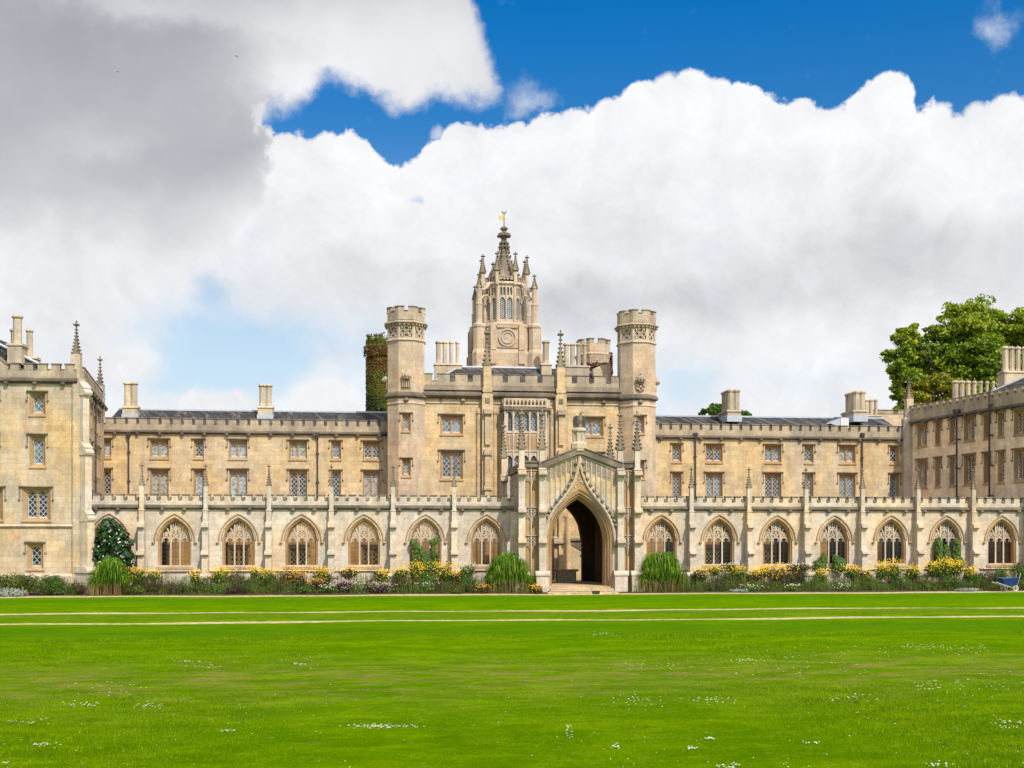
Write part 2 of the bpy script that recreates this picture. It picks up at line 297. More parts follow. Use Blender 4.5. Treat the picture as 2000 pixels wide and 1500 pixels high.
# ---------------------------------------------------------------- mesh helpers
class MB:
    def __init__(s, T=None): s.v, s.f, s.r, s.T = [], [], [], T
    def vs(s, pts):
        n = len(s.v)
        s.v += [tuple(s.T @ Vector(p)) for p in pts] if s.T is not None else [tuple(p) for p in pts]
        return n
    def face(s, pts): n = s.vs(pts); s.f.append(tuple(range(n, n + len(pts))))
    def box(s, x0, x1, y0, y1, z0, z1):
        n = s.vs([(x0, y0, z0), (x1, y0, z0), (x1, y1, z0), (x0, y1, z0), (x0, y0, z1), (x1, y0, z1), (x1, y1, z1), (x0, y1, z1)])
        s.f += [tuple(n + i for i in q) for q in ((0, 3, 2, 1), (4, 5, 6, 7), (0, 1, 5, 4), (1, 2, 6, 5), (2, 3, 7, 6), (3, 0, 4, 7))]
    def prof(s, pts, x0, x1):                                     # (y, z) outline swept along x
        k = len(pts); n = s.vs([(x0, y, z) for y, z in pts] + [(x1, y, z) for y, z in pts])
        s.f += [(n + i, n + (i + 1) % k, n + k + (i + 1) % k, n + k + i) for i in range(k)]
        s.f += [tuple(n + i for i in range(k))[::-1], tuple(n + k + i for i in range(k))]
    def slab(s, pts, y0, y1):                                     # (x, z) outline with thickness y0..y1
        k = len(pts); n = s.vs([(x, y0, z) for x, z in pts] + [(x, y1, z) for x, z in pts])
        s.f += [(n + i, n + (i + 1) % k, n + k + (i + 1) % k, n + k + i) for i in range(k)]
        s.f += [tuple(n + i for i in range(k)), tuple(n + k + i for i in range(k))[::-1]]
    def lathe(s, cx, cy, prof, n=8, rot=None, cap=True, sy=1.):
        rot = math.pi / n if rot is None else rot
        base = s.vs([(cx + r * math.cos(rot + 2 * math.pi * i / n), cy + sy * r * math.sin(rot + 2 * math.pi * i / n), z) for r, z in prof for i in range(n)])
        for j in range(len(prof) - 1):
            for i in range(n):
                a, b = base + j * n + i, base + j * n + (i + 1) % n
                s.f.append((a, b, b + n, a + n))
        if cap: s.f.append(tuple(base + i for i in range(n))[::-1]); s.f.append(tuple(base + (len(prof) - 1) * n + i for i in range(n)))
    def octa(s, cx, cy, prof, cap=True): s.lathe(cx, cy, [(a / math.cos(math.pi / 8), z) for a, z in prof], 8, None, cap)
    def tube(s, pts, r, n=5, r1=None, closed=False):
        pts = [Vector(p) for p in pts]; k = len(pts); rings = []
        for i, p in enumerate(pts):
            a = pts[(i - 1) % k] if (i > 0 or closed) else p; b = pts[(i + 1) % k] if (i < k - 1 or closed) else p
            d = (b - a).normalized(); u = d.cross(Vector((0, 1, 0)));
            if u.length < .1: u = d.cross(Vector((1, 0, 0)))
            u.normalize(); w = d.cross(u); rr = r if r1 is None else r + (r1 - r) * i / (k - 1)
            rings.append(s.vs([p + (u * math.cos(2 * math.pi * (j + .5) / n) + w * math.sin(2 * math.pi * (j + .5) / n)) * rr for j in range(n)]))
        for i in range(k if closed else k - 1):
            a, b = rings[i], rings[(i + 1) % k]
            for j in range(n): s.f.append((a + j, a + (j + 1) % n, b + (j + 1) % n, b + j))
        if not closed:
            s.f.append(tuple(rings[0] + j for j in range(n))[::-1]); s.f.append(tuple(rings[-1] + j for j in range(n)))
    def lump(s, x, y, z, a, b, c, n=6):
        s.lathe(x, y, [(a * .55, z - c * .8), (a, z - c * .25), (a * .95, z + c * .35), (a * .4, z + c)], n, .3, True, b / a)
    def ring(s, cx, cz, y, R, r, n=10): s.tube([(cx + R * math.cos(2 * math.pi * i / n), y, cz + R * math.sin(2 * math.pi * i / n)) for i in range(n)], r, 4, closed=True)
    def foil(s, cx, cz, y, R, r):                                 # quatrefoil
        for dx_, dz_ in ((1, 0), (-1, 0), (0, 1), (0, -1)): s.ring(cx + dx_ * R * .5, cz + dz_ * R * .5, y, R * .5, r, 8)
    def plate(s, x0, x1, z0, z1, y0, y1, holes):                  # wall with openings; hole = (a, b, zb, topfn, samples)
        xs = {x0, x1}
        for a, b, zb, top, k in holes:
            for i in range(k + 1): xs.add(a + (b - a) * i / k)
        xs = sorted(x for x in xs if x0 - 1e-6 <= x <= x1 + 1e-6); q = [xs[0]]
        for x in xs[1:]:
            if x - q[-1] > 1e-4: q.append(x)
        xs = q
        def quad(xa, xb, la, lb, ta, tb):
            if max(ta - la, tb - lb) < 1e-4: return
            s.face([(xa, y0, la), (xb, y0, lb), (xb, y0, tb), (xa, y0, ta)]); s.face([(xa, y1, la), (xa, y1, ta), (xb, y1, tb), (xb, y1, lb)])
        for xa, xb in zip(xs, xs[1:]):
            m = (xa + xb) / 2; hs = sorted([h for h in holes if h[0] < m < h[1]], key=lambda h: h[2]); la = lb = z0
            for a, b, zb, top, k in hs:
                quad(xa, xb, la, lb, zb, zb)
                ta, tb = top(min(max(xa, a), b)), top(min(max(xb, a), b))
                s.face([(xa, y0, zb), (xb, y0, zb), (xb, y1, zb), (xa, y1, zb)]); s.face([(xa, y0, ta), (xa, y1, ta), (xb, y1, tb), (xb, y0, tb)])
                la, lb = ta, tb
            quad(xa, xb, la, lb, z1, z1)
        for a, b, zb, top, k in holes:
            s.face([(a, y0, zb), (a, y1, zb), (a, y1, top(a)), (a, y0, top(a))]); s.face([(b, y0, zb), (b, y0, top(b)), (b, y1, top(b)), (b, y1, zb)])
        s.face([(x0, y0, z0), (x0, y0, z1), (x0, y1, z1), (x0, y1, z0)]); s.face([(x1, y0, z0), (x1, y1, z0), (x1, y1, z1), (x1, y0, z1)])
        s.face([(x0, y0, z1), (x1, y0, z1), (x1, y1, z1), (x0, y1, z1)])
    def build(s, name, mat, parent=None, smooth=False):
        me = bpy.data.meshes.new(name); me.from_pydata(s.v, [], s.f); me.materials.append(mat)
        if s.r:
            at = me.attributes.new('r', 'FLOAT', 'FACE'); at.data.foreach_set('value', s.r)
        if smooth: me.polygons.foreach_set('use_smooth', [True] * len(me.polygons))
        me.update(); o = bpy.data.objects.new(name, me); col.objects.link(o)
        if parent is not None: setp(o, parent)
        return o
def wmat(o):
    m = Matrix.LocRotScale(o.location, o.rotation_euler, o.scale)
    return (wmat(o.parent) @ o.matrix_parent_inverse @ m) if o.parent else m
def setp(o, parent): o.parent = parent; o.matrix_parent_inverse = wmat(parent).inverted()
def tag(o, label, cat, group=None, kind=None):
    if label: o['label'] = label
    if cat: o['category'] = cat
    if group: o['group'] = group
    if kind: o['kind'] = kind
    return o
def thing(name, label, cat, loc=(0, 0, 0), group=None):
    o = bpy.data.objects.new(name, None); col.objects.link(o); o.location = loc; o.empty_display_size = .5
    return tag(o, label, cat, group)
def structure(name, mb, mat):
    o = mb.build(name, mat); o['kind'] = 'structure'; return o
def gothic(xc, hw, zs, za, k=.8):
    den = math.sqrt((1 + k) ** 2 - k * k)
    def f(x):
        t = min(1, abs(x - xc) / hw); return zs + (za - zs) * math.sqrt(max(0, (1 + k) ** 2 - (t + k) ** 2)) / den
    return f
def gpoly(xc, hw, zb, zs, za, n=8, k=.8):                        # arch outline, foot to foot
    f = gothic(xc, hw, zs, za, k); ts = [math.cos(math.pi / 2 * i / n) for i in range(n + 1)]
    L = [(xc - hw * t, f(xc - hw * t)) for t in ts]
    return [(xc - hw, zb)] + L + [(2 * xc - x, z) for x, z in L[::-1][1:]] + [(xc + hw, zb)]
def hole(a, b, zb, zt): return (a, b, zb, lambda x: zt, 1)
def archhole(xc, hw, zb, zs, za, n=10, k=.8): return (xc - hw, xc + hw, zb, gothic(xc, hw, zs, za, k), n)
def loft(m, pa, ya, pb, yb):
    for i in range(len(pa) - 1):
        m.face([(pa[i][0], ya, pa[i][1]), (pa[i + 1][0], ya, pa[i + 1][1]), (pb[i + 1][0], yb, pb[i + 1][1]), (pb[i][0], yb, pb[i][1])])
def frame(A, B):                                                 # wall frame: local x along A->B, local y into the wall
    d = Vector((B[0] - A[0], B[1] - A[1], 0)); L = d.length; d.normalize(); n = Vector((0, 0, 1)).cross(d)
    return Matrix(((d.x, n.x, 0, A[0]), (d.y, n.y, 0, A[1]), (0, 0, 1, 0), (0, 0, 0, 1))), L
def onwall(px, A, B):                                            # distance along wall A->B where the photo column px meets it
    rx, ry = SN * FPX + CS * (px - 1000), CS * FPX - SN * (px - 1000)
    d = Vector((B[0] - A[0], B[1] - A[1])); L = d.length; d /= L
    return (rx * A[1] - ry * A[0]) / (ry * d.x - rx * d.y)

# ---------------------------------------------------------------- windows: frame > glass, lattice, hood_mould
WKINDS = {}
def window_kind(nl, wl, h, hoodw=.1, splay=.13, drop=None):
    key = (nl, round(wl, 2), round(h, 2), hoodw)
    if key in WKINDS: return WKINDS[key]
    mul = .12; iw = nl * wl + (nl - 1) * mul; W = iw + 2 * splay; x0 = -W / 2
    f = MB(); zi0, zi1 = .16, h - .14
    # splayed jambs from the wall face back to the light plate
    o = [(-W / 2, 0), (W / 2, 0), (W / 2, h), (-W / 2, h)]; i_ = [(-iw / 2 - .02, zi0), (iw / 2 + .02, zi0), (iw / 2 + .02, zi1), (-iw / 2 - .02, zi1)]
    loft(f, o + [o[0]], 0.002, i_ + [i_[0]], .24)
    holes = []; lights = []
    for k in range(nl):
        a = -iw / 2 + k * (wl + mul); lights.append((a, a + wl)); holes.append(archhole(a + wl / 2, wl / 2, zi0 + .02, zi1 - wl * .62, zi1 - .05, 8, .6))
    f.plate(-iw / 2 - .02, iw / 2 + .02, zi0, zi1, .24, .31, holes)
    for a, b in lights:                                          # cusps
        for sg in (-1, 1):
            xc = (a + b) / 2 + sg * wl * .34; f.box(xc - .045, xc + .045, .25, .30, zi1 - wl * .62, zi1 - wl * .5)
    f.prof([(-.07, -.10), (-.07, -.03), (.05, .02), (.05, -.10)], -W / 2 - .05, W / 2 + .05)   # sill
    hd = MB(); z = h + .04
    hd.prof([(-.15, z + .02), (-.15, z + .06), (.04, z + .13), (.04, z - .02), (-.05, z - .02)], -W / 2 - hoodw - .06, W / 2 + hoodw + .06)
    dl = (drop or min(.75, h * .36))
    for sg in (-1, 1):
        xc = sg * (W / 2 + hoodw + .02); hd.box(xc - .02, xc + .02, -.045, .03, z - dl, z - .02); hd.lump(xc + sg * .03, -.06, z - dl - .04, .075, .08, .07, 6)
    gl = MB(); gl.face([(-iw / 2 - .01, .36, zi0), (iw / 2 + .01, .36, zi0), (iw / 2 + .01, .36, zi1), (-iw / 2 - .01, .36, zi1)])
    la = MB(); bw = .015
    for a, b in lights:
        c, d = zi0 + .09, zi1 - .03; la.box(a, b, .325, .345, zi0, c); la.box(a, a + .03, .33, .345, c, d); la.box(b - .03, b, .33, .345, c, d)
        p = (b - a) * .62; s0 = 1.25
        def clipline(x1, z1, sgn):
            # line z = z1 + sgn*s0*(x-x1) clipped to the light
            pts = []
            for x in (a, b):
                zz = z1 + sgn * s0 * (x - x1); pts.append((x, zz))
            (xa, za), (xb, zb) = pts
            def cut(xa, za, xb, zb):
                if za > zb: xa, za, xb, zb = xb, zb, xa, za
                if zb < c or za > d: return None
                if za < c: xa, za = xa + (xb - xa) * (c - za) / (zb - za), c
                if zb > d: xb, zb = xa + (xb - xa) * (d - za) / (zb - za), d
                return xa, za, xb, zb
            return cut(xa, za, xb, zb)
        for sgn in (-1, 1):
            z1 = c - 2
            while z1 < d + 2:
                q = clipline((a + b) / 2, z1, sgn)
                if q and abs(q[3] - q[1]) > .05: la.slab([(q[0] - bw, q[1]), (q[0] + bw, q[1]), (q[2] + bw, q[3]), (q[2] - bw, q[3])], .33, .345)
                z1 += p * s0 * .9
    def mk(mb, nm, mt):
        me = bpy.data.meshes.new(nm); me.from_pydata(mb.v, [], mb.f); me.materials.append(mt); me.update(); return me
    r = dict(W=W, h=h, frame=mk(f, 'window', M_mould), hood=mk(hd, 'hood_mould', M_crk), lat=mk(la, 'lattice', M_lat), gl=[mk(gl, 'glass', g) for g in M_gl])
    WKINDS[key] = r; return r
def put_window(kind, T, x, zb, parent, gi=None, hood=True):
    Mx = T @ Matrix.Translation((x, 0, zb))
    w = bpy.data.objects.new('window', kind['frame']); col.objects.link(w); loc, q, _ = Mx.decompose()
    w.location = loc; w.rotation_euler = q.to_euler(); setp(w, parent)
    g = kind['gl'][gi if gi is not None else rnd.choice([0, 0, 0, 0, 1, 1, 1, 2, 3])]
    for nm, me in (('glass', g), ('lattice', kind['lat'])) + ((('hood_mould', kind['hood']),) if hood else ()):
        c = bpy.data.objects.new(nm, me); col.objects.link(c); c.parent = w
    return w
def whole(kind, x, zb): return hole(x - kind['W'] / 2, x + kind['W'] / 2, zb, zb + kind['h'])

# ---------------------------------------------------------------- stone trim
def battlement(parent, T, L, z0, zc, zt, pitch, gap, thick=.32, x0=0., y0=-.06, half=True, mat=None, cop=None, name='parapet'):
    m, c = MB(T), MB(T); mat = mat or M_mid; cop = cop or M_dark; n = max(1, round((L - x0) / pitch)); p = (L - x0) / n
    m.box(x0, L, y0, y0 + thick, z0, zc)
    for i in range(n):
        xm = x0 + (i + .5) * p
        j = rnd.uniform(-.012, .012)
        a, b = xm - (p - gap) / 2, xm + (p - gap) / 2
        m.box(a, b, y0, y0 + thick, zc, zt - .07)
        c.prof([(y0 - .05, zt - .07), (y0 - .05, zt - .03), (y0 + thick / 2, zt + .02 + j), (y0 + thick + .05, zt - .03), (y0 + thick + .05, zt - .07)], a - .045, b + .045)
        for e, f in ((x0 + i * p, a - .046), (b + .046, x0 + (i + 1) * p)):
            if f - e > .02: c.prof([(y0 - .05, zc + .001), (y0 - .05, zc + .03), (y0 + thick / 2, zc + .07), (y0 + thick + .05, zc + .03), (y0 + thick + .05, zc + .001)], e, f)
    o = m.build(name, mat, parent); k = c.build('coping', cop, o); return o
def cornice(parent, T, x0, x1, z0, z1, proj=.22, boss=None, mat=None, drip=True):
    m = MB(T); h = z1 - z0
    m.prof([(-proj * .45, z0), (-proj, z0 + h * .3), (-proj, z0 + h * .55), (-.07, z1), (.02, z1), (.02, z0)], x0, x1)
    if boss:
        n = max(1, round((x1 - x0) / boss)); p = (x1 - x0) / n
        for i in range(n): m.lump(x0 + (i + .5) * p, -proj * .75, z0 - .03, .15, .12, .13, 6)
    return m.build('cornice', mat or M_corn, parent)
def pinnacle_mesh(h, w, nlev=7, name='pinnacle', hollow=False, mat=None):
    m = MB(); hw = w / 2; hs = h * .70
    def rr(t): return hw * (.70 * (1 - t) ** 1.5 + .13)
    m.lathe(0, 0, [(rr(i / 8) * 1.35, hs * i / 8) for i in range(9)], 4, math.pi / 4)
    m.box(-hw * 1.05, hw * 1.05, -hw * 1.05, hw * 1.05, -h * .015, h * .02)
    for l in range(nlev):
        t = (l + .25) / nlev; z = hs * t; r = rr(t) * 1.28; s_ = max(.03, hw * .46 * (1 - t * .42))
        for k in range(4):
            a = math.pi / 4 + k * math.pi / 2; cx, cy = (r + s_ * .7) * math.cos(a), (r + s_ * .7) * math.sin(a)
            m.lump(cx, cy, z + s_ * .3, s_ * .75, s_ * .75, s_ * .7, 5)
            m.tube([(cx * .7, cy * .7, z - s_ * .9), (cx, cy, z)], s_ * .35, 4)
    m.lathe(0, 0, [(hw * .25, hs), (hw * .62, hs + h * .02), (hw * .25, hs + h * .045), (hw * .22, hs + h * .11), (hw * .28, hs + h * .13)], 6)
    for k in range(4):
        a = k * math.pi / 2 + math.pi / 4; m.lump(hw * .62 * math.cos(a), hw * .62 * math.sin(a), hs + h * .165, hw * .40, hw * .40, h * .03, 6)
    m.lathe(0, 0, [(hw * .3, hs + h * .12), (hw * .3, hs + h * .2), (hw * .16, hs + h * .22), (hw * .3, hs + h * .26), (hw * .05, h)], 6)
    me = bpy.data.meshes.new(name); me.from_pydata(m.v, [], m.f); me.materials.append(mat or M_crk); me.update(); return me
def place_mesh(name, me, loc, parent=None, rz=0, sc_=1.):
    o = bpy.data.objects.new(name, me); col.objects.link(o); o.location = loc; o.rotation_euler = (0, 0, rz); o.scale = (sc_,) * 3
    if parent is not None: setp(o, parent)
    return o
def bracket(m, x, y, z, w, d, h):                                # moulded set-off: steps back as it rises
    m.prof([(y - d * .35, z), (y - d, z + h * .25), (y - d, z + h * .55), (y - d * .75, z + h * .62), (y - d * .75, z + h * .8), (y, z + h), (y, z)], x - w / 2, x + w / 2)
def chimney(parent, cx, cy, zb, zs, zt, n, pitch, r=.30, yaw=0., depth=.9, flash=True):
    T = Matrix.Translation((cx, cy, 0)) @ Matrix.Rotation(yaw, 4, 'Z'); b = MB(T); W = n * pitch + .12
    b.box(-W / 2, W / 2, -depth / 2, depth / 2, zb, zs - .12); b.prof([(-depth / 2 - .07, zs - .12), (-depth / 2 - .07, zs - .06), (-depth / 2 + .1, zs + .04), (depth / 2 - .1, zs + .04), (depth / 2 + .07, zs - .06), (depth / 2 + .07, zs - .12)], -W / 2 - .07, W / 2 + .07)
    o = b.build('chimney', M_pot, parent)
    for i in range(n):
        x = (i - (n - 1) / 2) * pitch; s = MB(T)
        r = r * .88; s.octa(x, 0, [(r * 1.12, zs + .04), (r * 1.12, zs + .16), (r, zs + .26), (r, zt - .34), (r * .96, zt - .30), (r * 1.02, zt - .26), (r * 1.34, zt - .19), (r * 1.34, zt - .12), (r * 1.05, zt - .04), (r * .7, zt), (r * .55, zt), (r * .5, zt - .15)])
        s.build('chimney_shaft', M_pot, o)
    if flash:
        f = MB(T); f.box(-W / 2 - .06, W / 2 + .06, -depth / 2 - .07, depth / 2 + .07, zb - .2, zb + .32); f.build('lead_flashing', M_lead, o)
    return o
def drainpipe(parent, T, x, z0, z1, hopper=True, y=-.14, r=.055):
    m = MB(T); m.tube([(x, y, z0), (x, y, z1)], r, 8)
    z = z0 + 1.2
    while z < z1 - .5: m.lathe(x, y, [(r * 1.7, z), (r * 1.7, z + .12)], 8); m.box(x - .12, x + .12, y + .02, 0, z + .02, z + .09); z += 2.2
    if hopper: m.lathe(x, y - .03, [(r * 1.2, z1 - .15), (r * 3.6, z1 + .22), (r * 3.8, z1 + .42), (r * 3.2, z1 + .42)], 4, math.pi / 4)
    return m.build('drainpipe', M_iron, parent)
# ---------------------------------------------------------------- ground
YM, YC, YB, YP = 88.0, 74.3, 78.2, 72.2                          # range front, cloister front, cloister back, porch front
def strip(name, mat, edges, zf=lambda x: 0., x0=-90, x1=120, step=1.5):
    # edges = [(yfunc, z)] front to back
    m = MB(); xs = []; x = x0
    while x <= x1: xs.append(x); x += step
    k = len(edges); n = m.vs([(x, e[0](x), e[1] + zf(x)) for x in xs for e in edges])
    for i in range(len(xs) - 1):
        for j in range(k - 1): a = n + i * k + j; m.f.append((a, a + k, a + k + 1, a + 1))
    return structure(name, m, mat)
def wav(y, a, s): return lambda x: y + a * math.sin(x * .21 + s) + a * .6 * math.sin(x * .53 + 2.1 * s) + a * .35 * math.sin(x * 1.3 + s * 3)
def zw(s): return lambda x: .012 * math.sin(x * .33 + s) + .008 * math.sin(x * .91 + 2 * s)
gm = MB(); gm.box(-900, 900, -300, 1200, -3, -.30); structure('ground', gm, M_soil)
ec = lambda y: (lambda x: y)
# lawns: raised turf sheets with a cut lip; the two sunk gravel strips and the path lie between them
Z1 = zw(1)
strip('lawn', M_lawn, [(ec(-60), .0), (ec(20), .0), (ec(38), .02), (ec(42), -.02), (wav(47.6, .22, 1), .0), (wav(47.65, .22, 1), -.07)], Z1)
strip('gravel_path', M_gravel, [(wav(47.55, .22, 1), -.015), (wav(48.6, .2, 2), -.015)], Z1)
strip('lawn', M_lawn, [(wav(48.53, .2, 2), -.2), (wav(48.55, .2, 2), .06), (ec(50.4), .04), (wav(53.9, .22, 3), .0), (wav(53.95, .22, 3), -.12)], Z1)
strip('gravel_path', M_gravel, [(wav(53.85, .22, 3), -.015), (wav(54.9, .2, 4), -.015)], Z1)
strip('lawn', M_lawn, [(wav(54.83, .2, 4), -.2), (wav(54.85, .2, 4), .05), (ec(59), .02), (ec(62), -.02), (wav(69.3, .15, 5), .0), (wav(69.35, .15, 5), -.1)], Z1)
strip('gravel_path', M_gravel, [(wav(69.2, .15, 5), -.015), (wav(71.2, .2, 6), -.01)], Z1)
strip('flower_bed_soil', M_soil, [(wav(71.1, .2, 6), -.03), (wav(71.25, .2, 6), .05), (ec(73), .12), (ec(74.6), .12)])
gm = MB(); gm.box(-100, 140, 74.62, 140, -.25, -.02); structure('court_ground', gm, M_gravel)
gm = MB(); gm.box(PX(1068, 71), PX(1205, 71), 70.4, 71.3, -.1, .075); structure('gravel_path', gm, M_gravel)

# ---------------------------------------------------------------- college ranges
def range_wall(parent, A, B, z1, wins, mat, z0=-.2, th=.6, x0=0., L=None):
    T, LL = frame(A, B); L = L or LL; m = MB(T); hs = []
    for kind, x, zb, gi in wins: hs.append(whole(kind, x, zb))
    m.plate(x0, L, z0, z1, 0, th, hs); w = m.build('wall', mat, parent)
    for kind, x, zb, gi in wins: put_window(kind, T, x, zb, parent, gi)
    return T
ZU, ZL = PZ(897, YM, 500), PZ(975, YM, 500)                       # upper and middle window sills
K2u = window_kind(2, .50, PZ(860, YM, 500) - ZU); K1u = window_kind(1, .50, PZ(860, YM, 500) - ZU)
K2l = window_kind(2, .50, PZ(918, YM, 500) - ZL); K1l = window_kind(1, .50, PZ(918, YM, 500) - ZL)
K2g = window_kind(2, .55, 2.0); K1g = window_kind(1, .55, 2.0)
def range_block(label, xa, xb, pairs, singles, pipes, dep=10.):
    A, B = (PX(xa, YM), YM), (PX(xb, YM), YM)
    r = thing('college_range', label, 'building', (A[0] + (B[0] - A[0]) / 2, YM, 0))
    W = []
    for px in pairs:
        x = PX(px, YM) - A[0]; W += [(K2u, x, ZU, None), (K2l, x, ZL, None), (K2g, x, .95, 0)]
    for px in singles:
        x = PX(px, YM) - A[0]; W += [(K1u, x, ZU, None), (K1l, x, ZL, None), (K1g, x, .95, 0)]
    zc = PZ(842, YM, 500); T = range_wall(r, A, B, zc, W, M_wall); L = B[0] - A[0]
    cornice(r, T, 0, L, PZ(849, YM, 500), zc + .02, .26, 1.62)
    battlement(r, T, L, zc + .0, PZ(830, YM, 500), PZ(818, YM, 500), .82, .24)
    zr = PZ(803, 92.5, 500); m = MB(); ze = zc + .35
    m.v += [(A[0], YM + .25, ze), (B[0], YM + .25, ze), (B[0], 92.6, zr), (A[0], 92.6, zr), (A[0], 97.5, ze), (B[0], 97.5, ze)]
    m.f += [(0, 1, 2, 3), (3, 2, 5, 4)]; o = m.build('roof', M_slate, r)
    m = MB(); m.prof([(92.42, zr - .05), (92.42, zr + .05), (92.6, zr + .11), (92.78, zr + .05), (92.78, zr - .05)], A[0], B[0]); m.build('ridge', M_lead, o)
    m = MB(); m.box(A[0], B[0], 97, 97.5, -.2, ze); m.build('back_wall', M_wall, r)
    for px in pipes: drainpipe(r, T, PX(px, YM) - A[0], 0, PZ(856, YM, px))
    return r, T
rl, TL = range_block('three-storey ochre stone range with slate roof between the left wing and the twin-turreted centre',
                     203, 762, (311, 465, 582, 726), (207, 388, 656), (252, 620.5))
rr_, TR = range_block('three-storey ochre stone range with slate roof between the twin-turreted centre and the right wing',
                      1270, 1772, (1395, 1510, 1655), (1322, 1580, 1747), (1357.5, 1683))
for rg, px, py in ((rl, 256, 746), (rl, 519, 750)):
    chimney(rg, PX(px, 91), 91, PZ(818, 91, px), PZ(795, 91, px), PZ(py, 91, px), 2, .51, .275, depth=.8)
for rg, px, py in ((rr_, 1425, 763), (rr_, 1668, 766)):           # deep stacks seen end-on: two wide, four deep
    o = chimney(rg, PX(px, 91), 91, PZ(822, 91, px), PZ(805, 91, px), PZ(py, 91, px), 2, .50, .25, depth=2.6)
    for yy in (-.5, .5, 1.0):
        for xx in (-.25, .25):
            s_ = MB(); r = .25; zs, zt = PZ(805, 91, px), PZ(py, 91, px)
            s_.octa(PX(px, 91) + xx, 91 - yy, [(r, zs), (r, zt - .34), (r * 1.3, zt - .19), (r * 1.3, zt - .12), (r * .6, zt)]); s_.build('chimney_shaft', M_pot, o)
# rooflight on the right range
m = MB(); x0, x1 = PX(1622, 89.5), PX(1656, 89.5); z0, z1 = PZ(836, 89.5, 1640), PZ(816, 89.5, 1640)
m.box(x0 + .8, x1, 89.3, 91.5, z0, z1); dm = m.build('roof_dormer', M_lat, rr_)
m = MB(); m.slab([(x0 - .1, z0 + .35), (x0 + .85, z1 - .03), (x0 + .85, z0 + .1)], 89.35, 91.2); m.build('lead_cheek', M_lead, dm)

# ---------------------------------------------------------------- centre block with octagonal turrets
YG = 86.6
cb = thing('gatehouse_block', 'tall ochre stone centre block with two octagonal turrets and an oriel window, behind the porch', 'building', (PX(1018, YG), YG, 0))
A, B = (PX(815, YG), YG), (PX(1222, YG), YG); T, L = frame(A, B)
zco, zp = PZ(776, YG), PZ(768, YG)
K2c = window_kind(2, .62, PZ(811, YG, 882) - PZ(849, YG, 882), splay=.2); K2d = window_kind(2, .62, PZ(881, YG, 882) - PZ(937, YG, 882), splay=.2)
W = [(K2c, PX(882, YG) - A[0], PZ(849, YG, 882), 1), (K2d, PX(882, YG) - A[0], PZ(937, YG, 882), 0), (K2c, PX(1157, YG) - A[0], PZ(853, YG, 1157), 1), (K2d, PX(1157, YG) - A[0], PZ(940, YG, 1157), 0),
     (K2g, PX(882, YG) - A[0], .95, 0), (K2g, PX(1157, YG) - A[0], .95, 0)]
T = range_wall(cb, A, B, zco + .3, W, M_wall)
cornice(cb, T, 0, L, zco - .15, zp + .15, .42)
m = MB(T); zs = PZ(790, YG); m.prof([(-.07, zs), (-.1, zs + .06), (-.05, zs + .12), (.02, zs + .12), (.02, zs)], 0, L); m.build('string_course', M_carve, cb)
for px in (904, 1179): m = MB(T); m.lump(PX(px, YG) - A[0], -.1, PZ(784, YG), .2, .2, .17, 8); m.build('carved_boss', M_crk, cb)
for px in (861, 1138):
    m = MB(T); x, z = PX(px, YG) - A[0], PZ(784, YG)
    for k in range(4): a = k * math.pi / 2; m.lump(x + .1 * math.cos(a), -.06, z + .12 * math.sin(a), .07, .07, .07, 5)
    m.build('carved_boss', M_crk, cb)
m = MB(T); m.prof([(-.3, zp + .15), (-.05, zp + .55), (.1, zp + .55), (.1, zp + .15)], 0, L); m.build('weathered_blocking', M_dark, cb)
battlement(cb, T, L, zp + .5, PZ(746, YG), PZ(731, YG), 1.38, .42, .4, y0=-.04)
# pilaster buttresses with pinnacles beside the oriel
pin_big = pinnacle_mesh(PZ(642, 86) - PZ(716, 86), .62, 6)
for px in (951, 1094):
    x = PX(px, YG) - A[0]; m = MB(T)
    m.box(x - .42, x + .42, -.55, 0, -.2, PZ(772, YG)); m.box(x - .30, x + .30, -.5, .12, PZ(772, YG), PZ(715, YG)); m.box(x - .36, x + .36, -.56, .18, PZ(768, YG), PZ(759, YG))
    m.box(x - .22, x + .22, -.85, -.55, -.2, PZ(880, YG)); m.box(x - .2, x + .2, -.75, -.55, PZ(870, YG), PZ(812, YG))
    o = m.build('pilaster', M_wall, cb)
    for py in (815, 895, 962): m = MB(T); bracket(m, x, -.5, PZ(py, YG), .58, .45, PZ(py - 15, YG) - PZ(py, YG)); m.build('bracket', M_mid, o)
    m = MB(T); m.box(x - .16, x + .16, -.62, -.5, PZ(789, YG), PZ(780, YG)); m.build('carved_boss', M_crk, o)
    q = T @ Vector((x, -.2, PZ(716, YG))); place_mesh('pinnacle', pin_big, q, cb)
    for sg in (-1, 1):                                           # rounded shafts flanking
        m = MB(T); xx = x + sg * .62; m.lathe(xx, -.02, [(.22, -.2), (.22, PZ(800 if px > 1000 else 812, YG))], 10); m.lump(xx, -.08, PZ(806, YG), .22, .2, .3, 8); m.build('shaft', M_wall, cb)
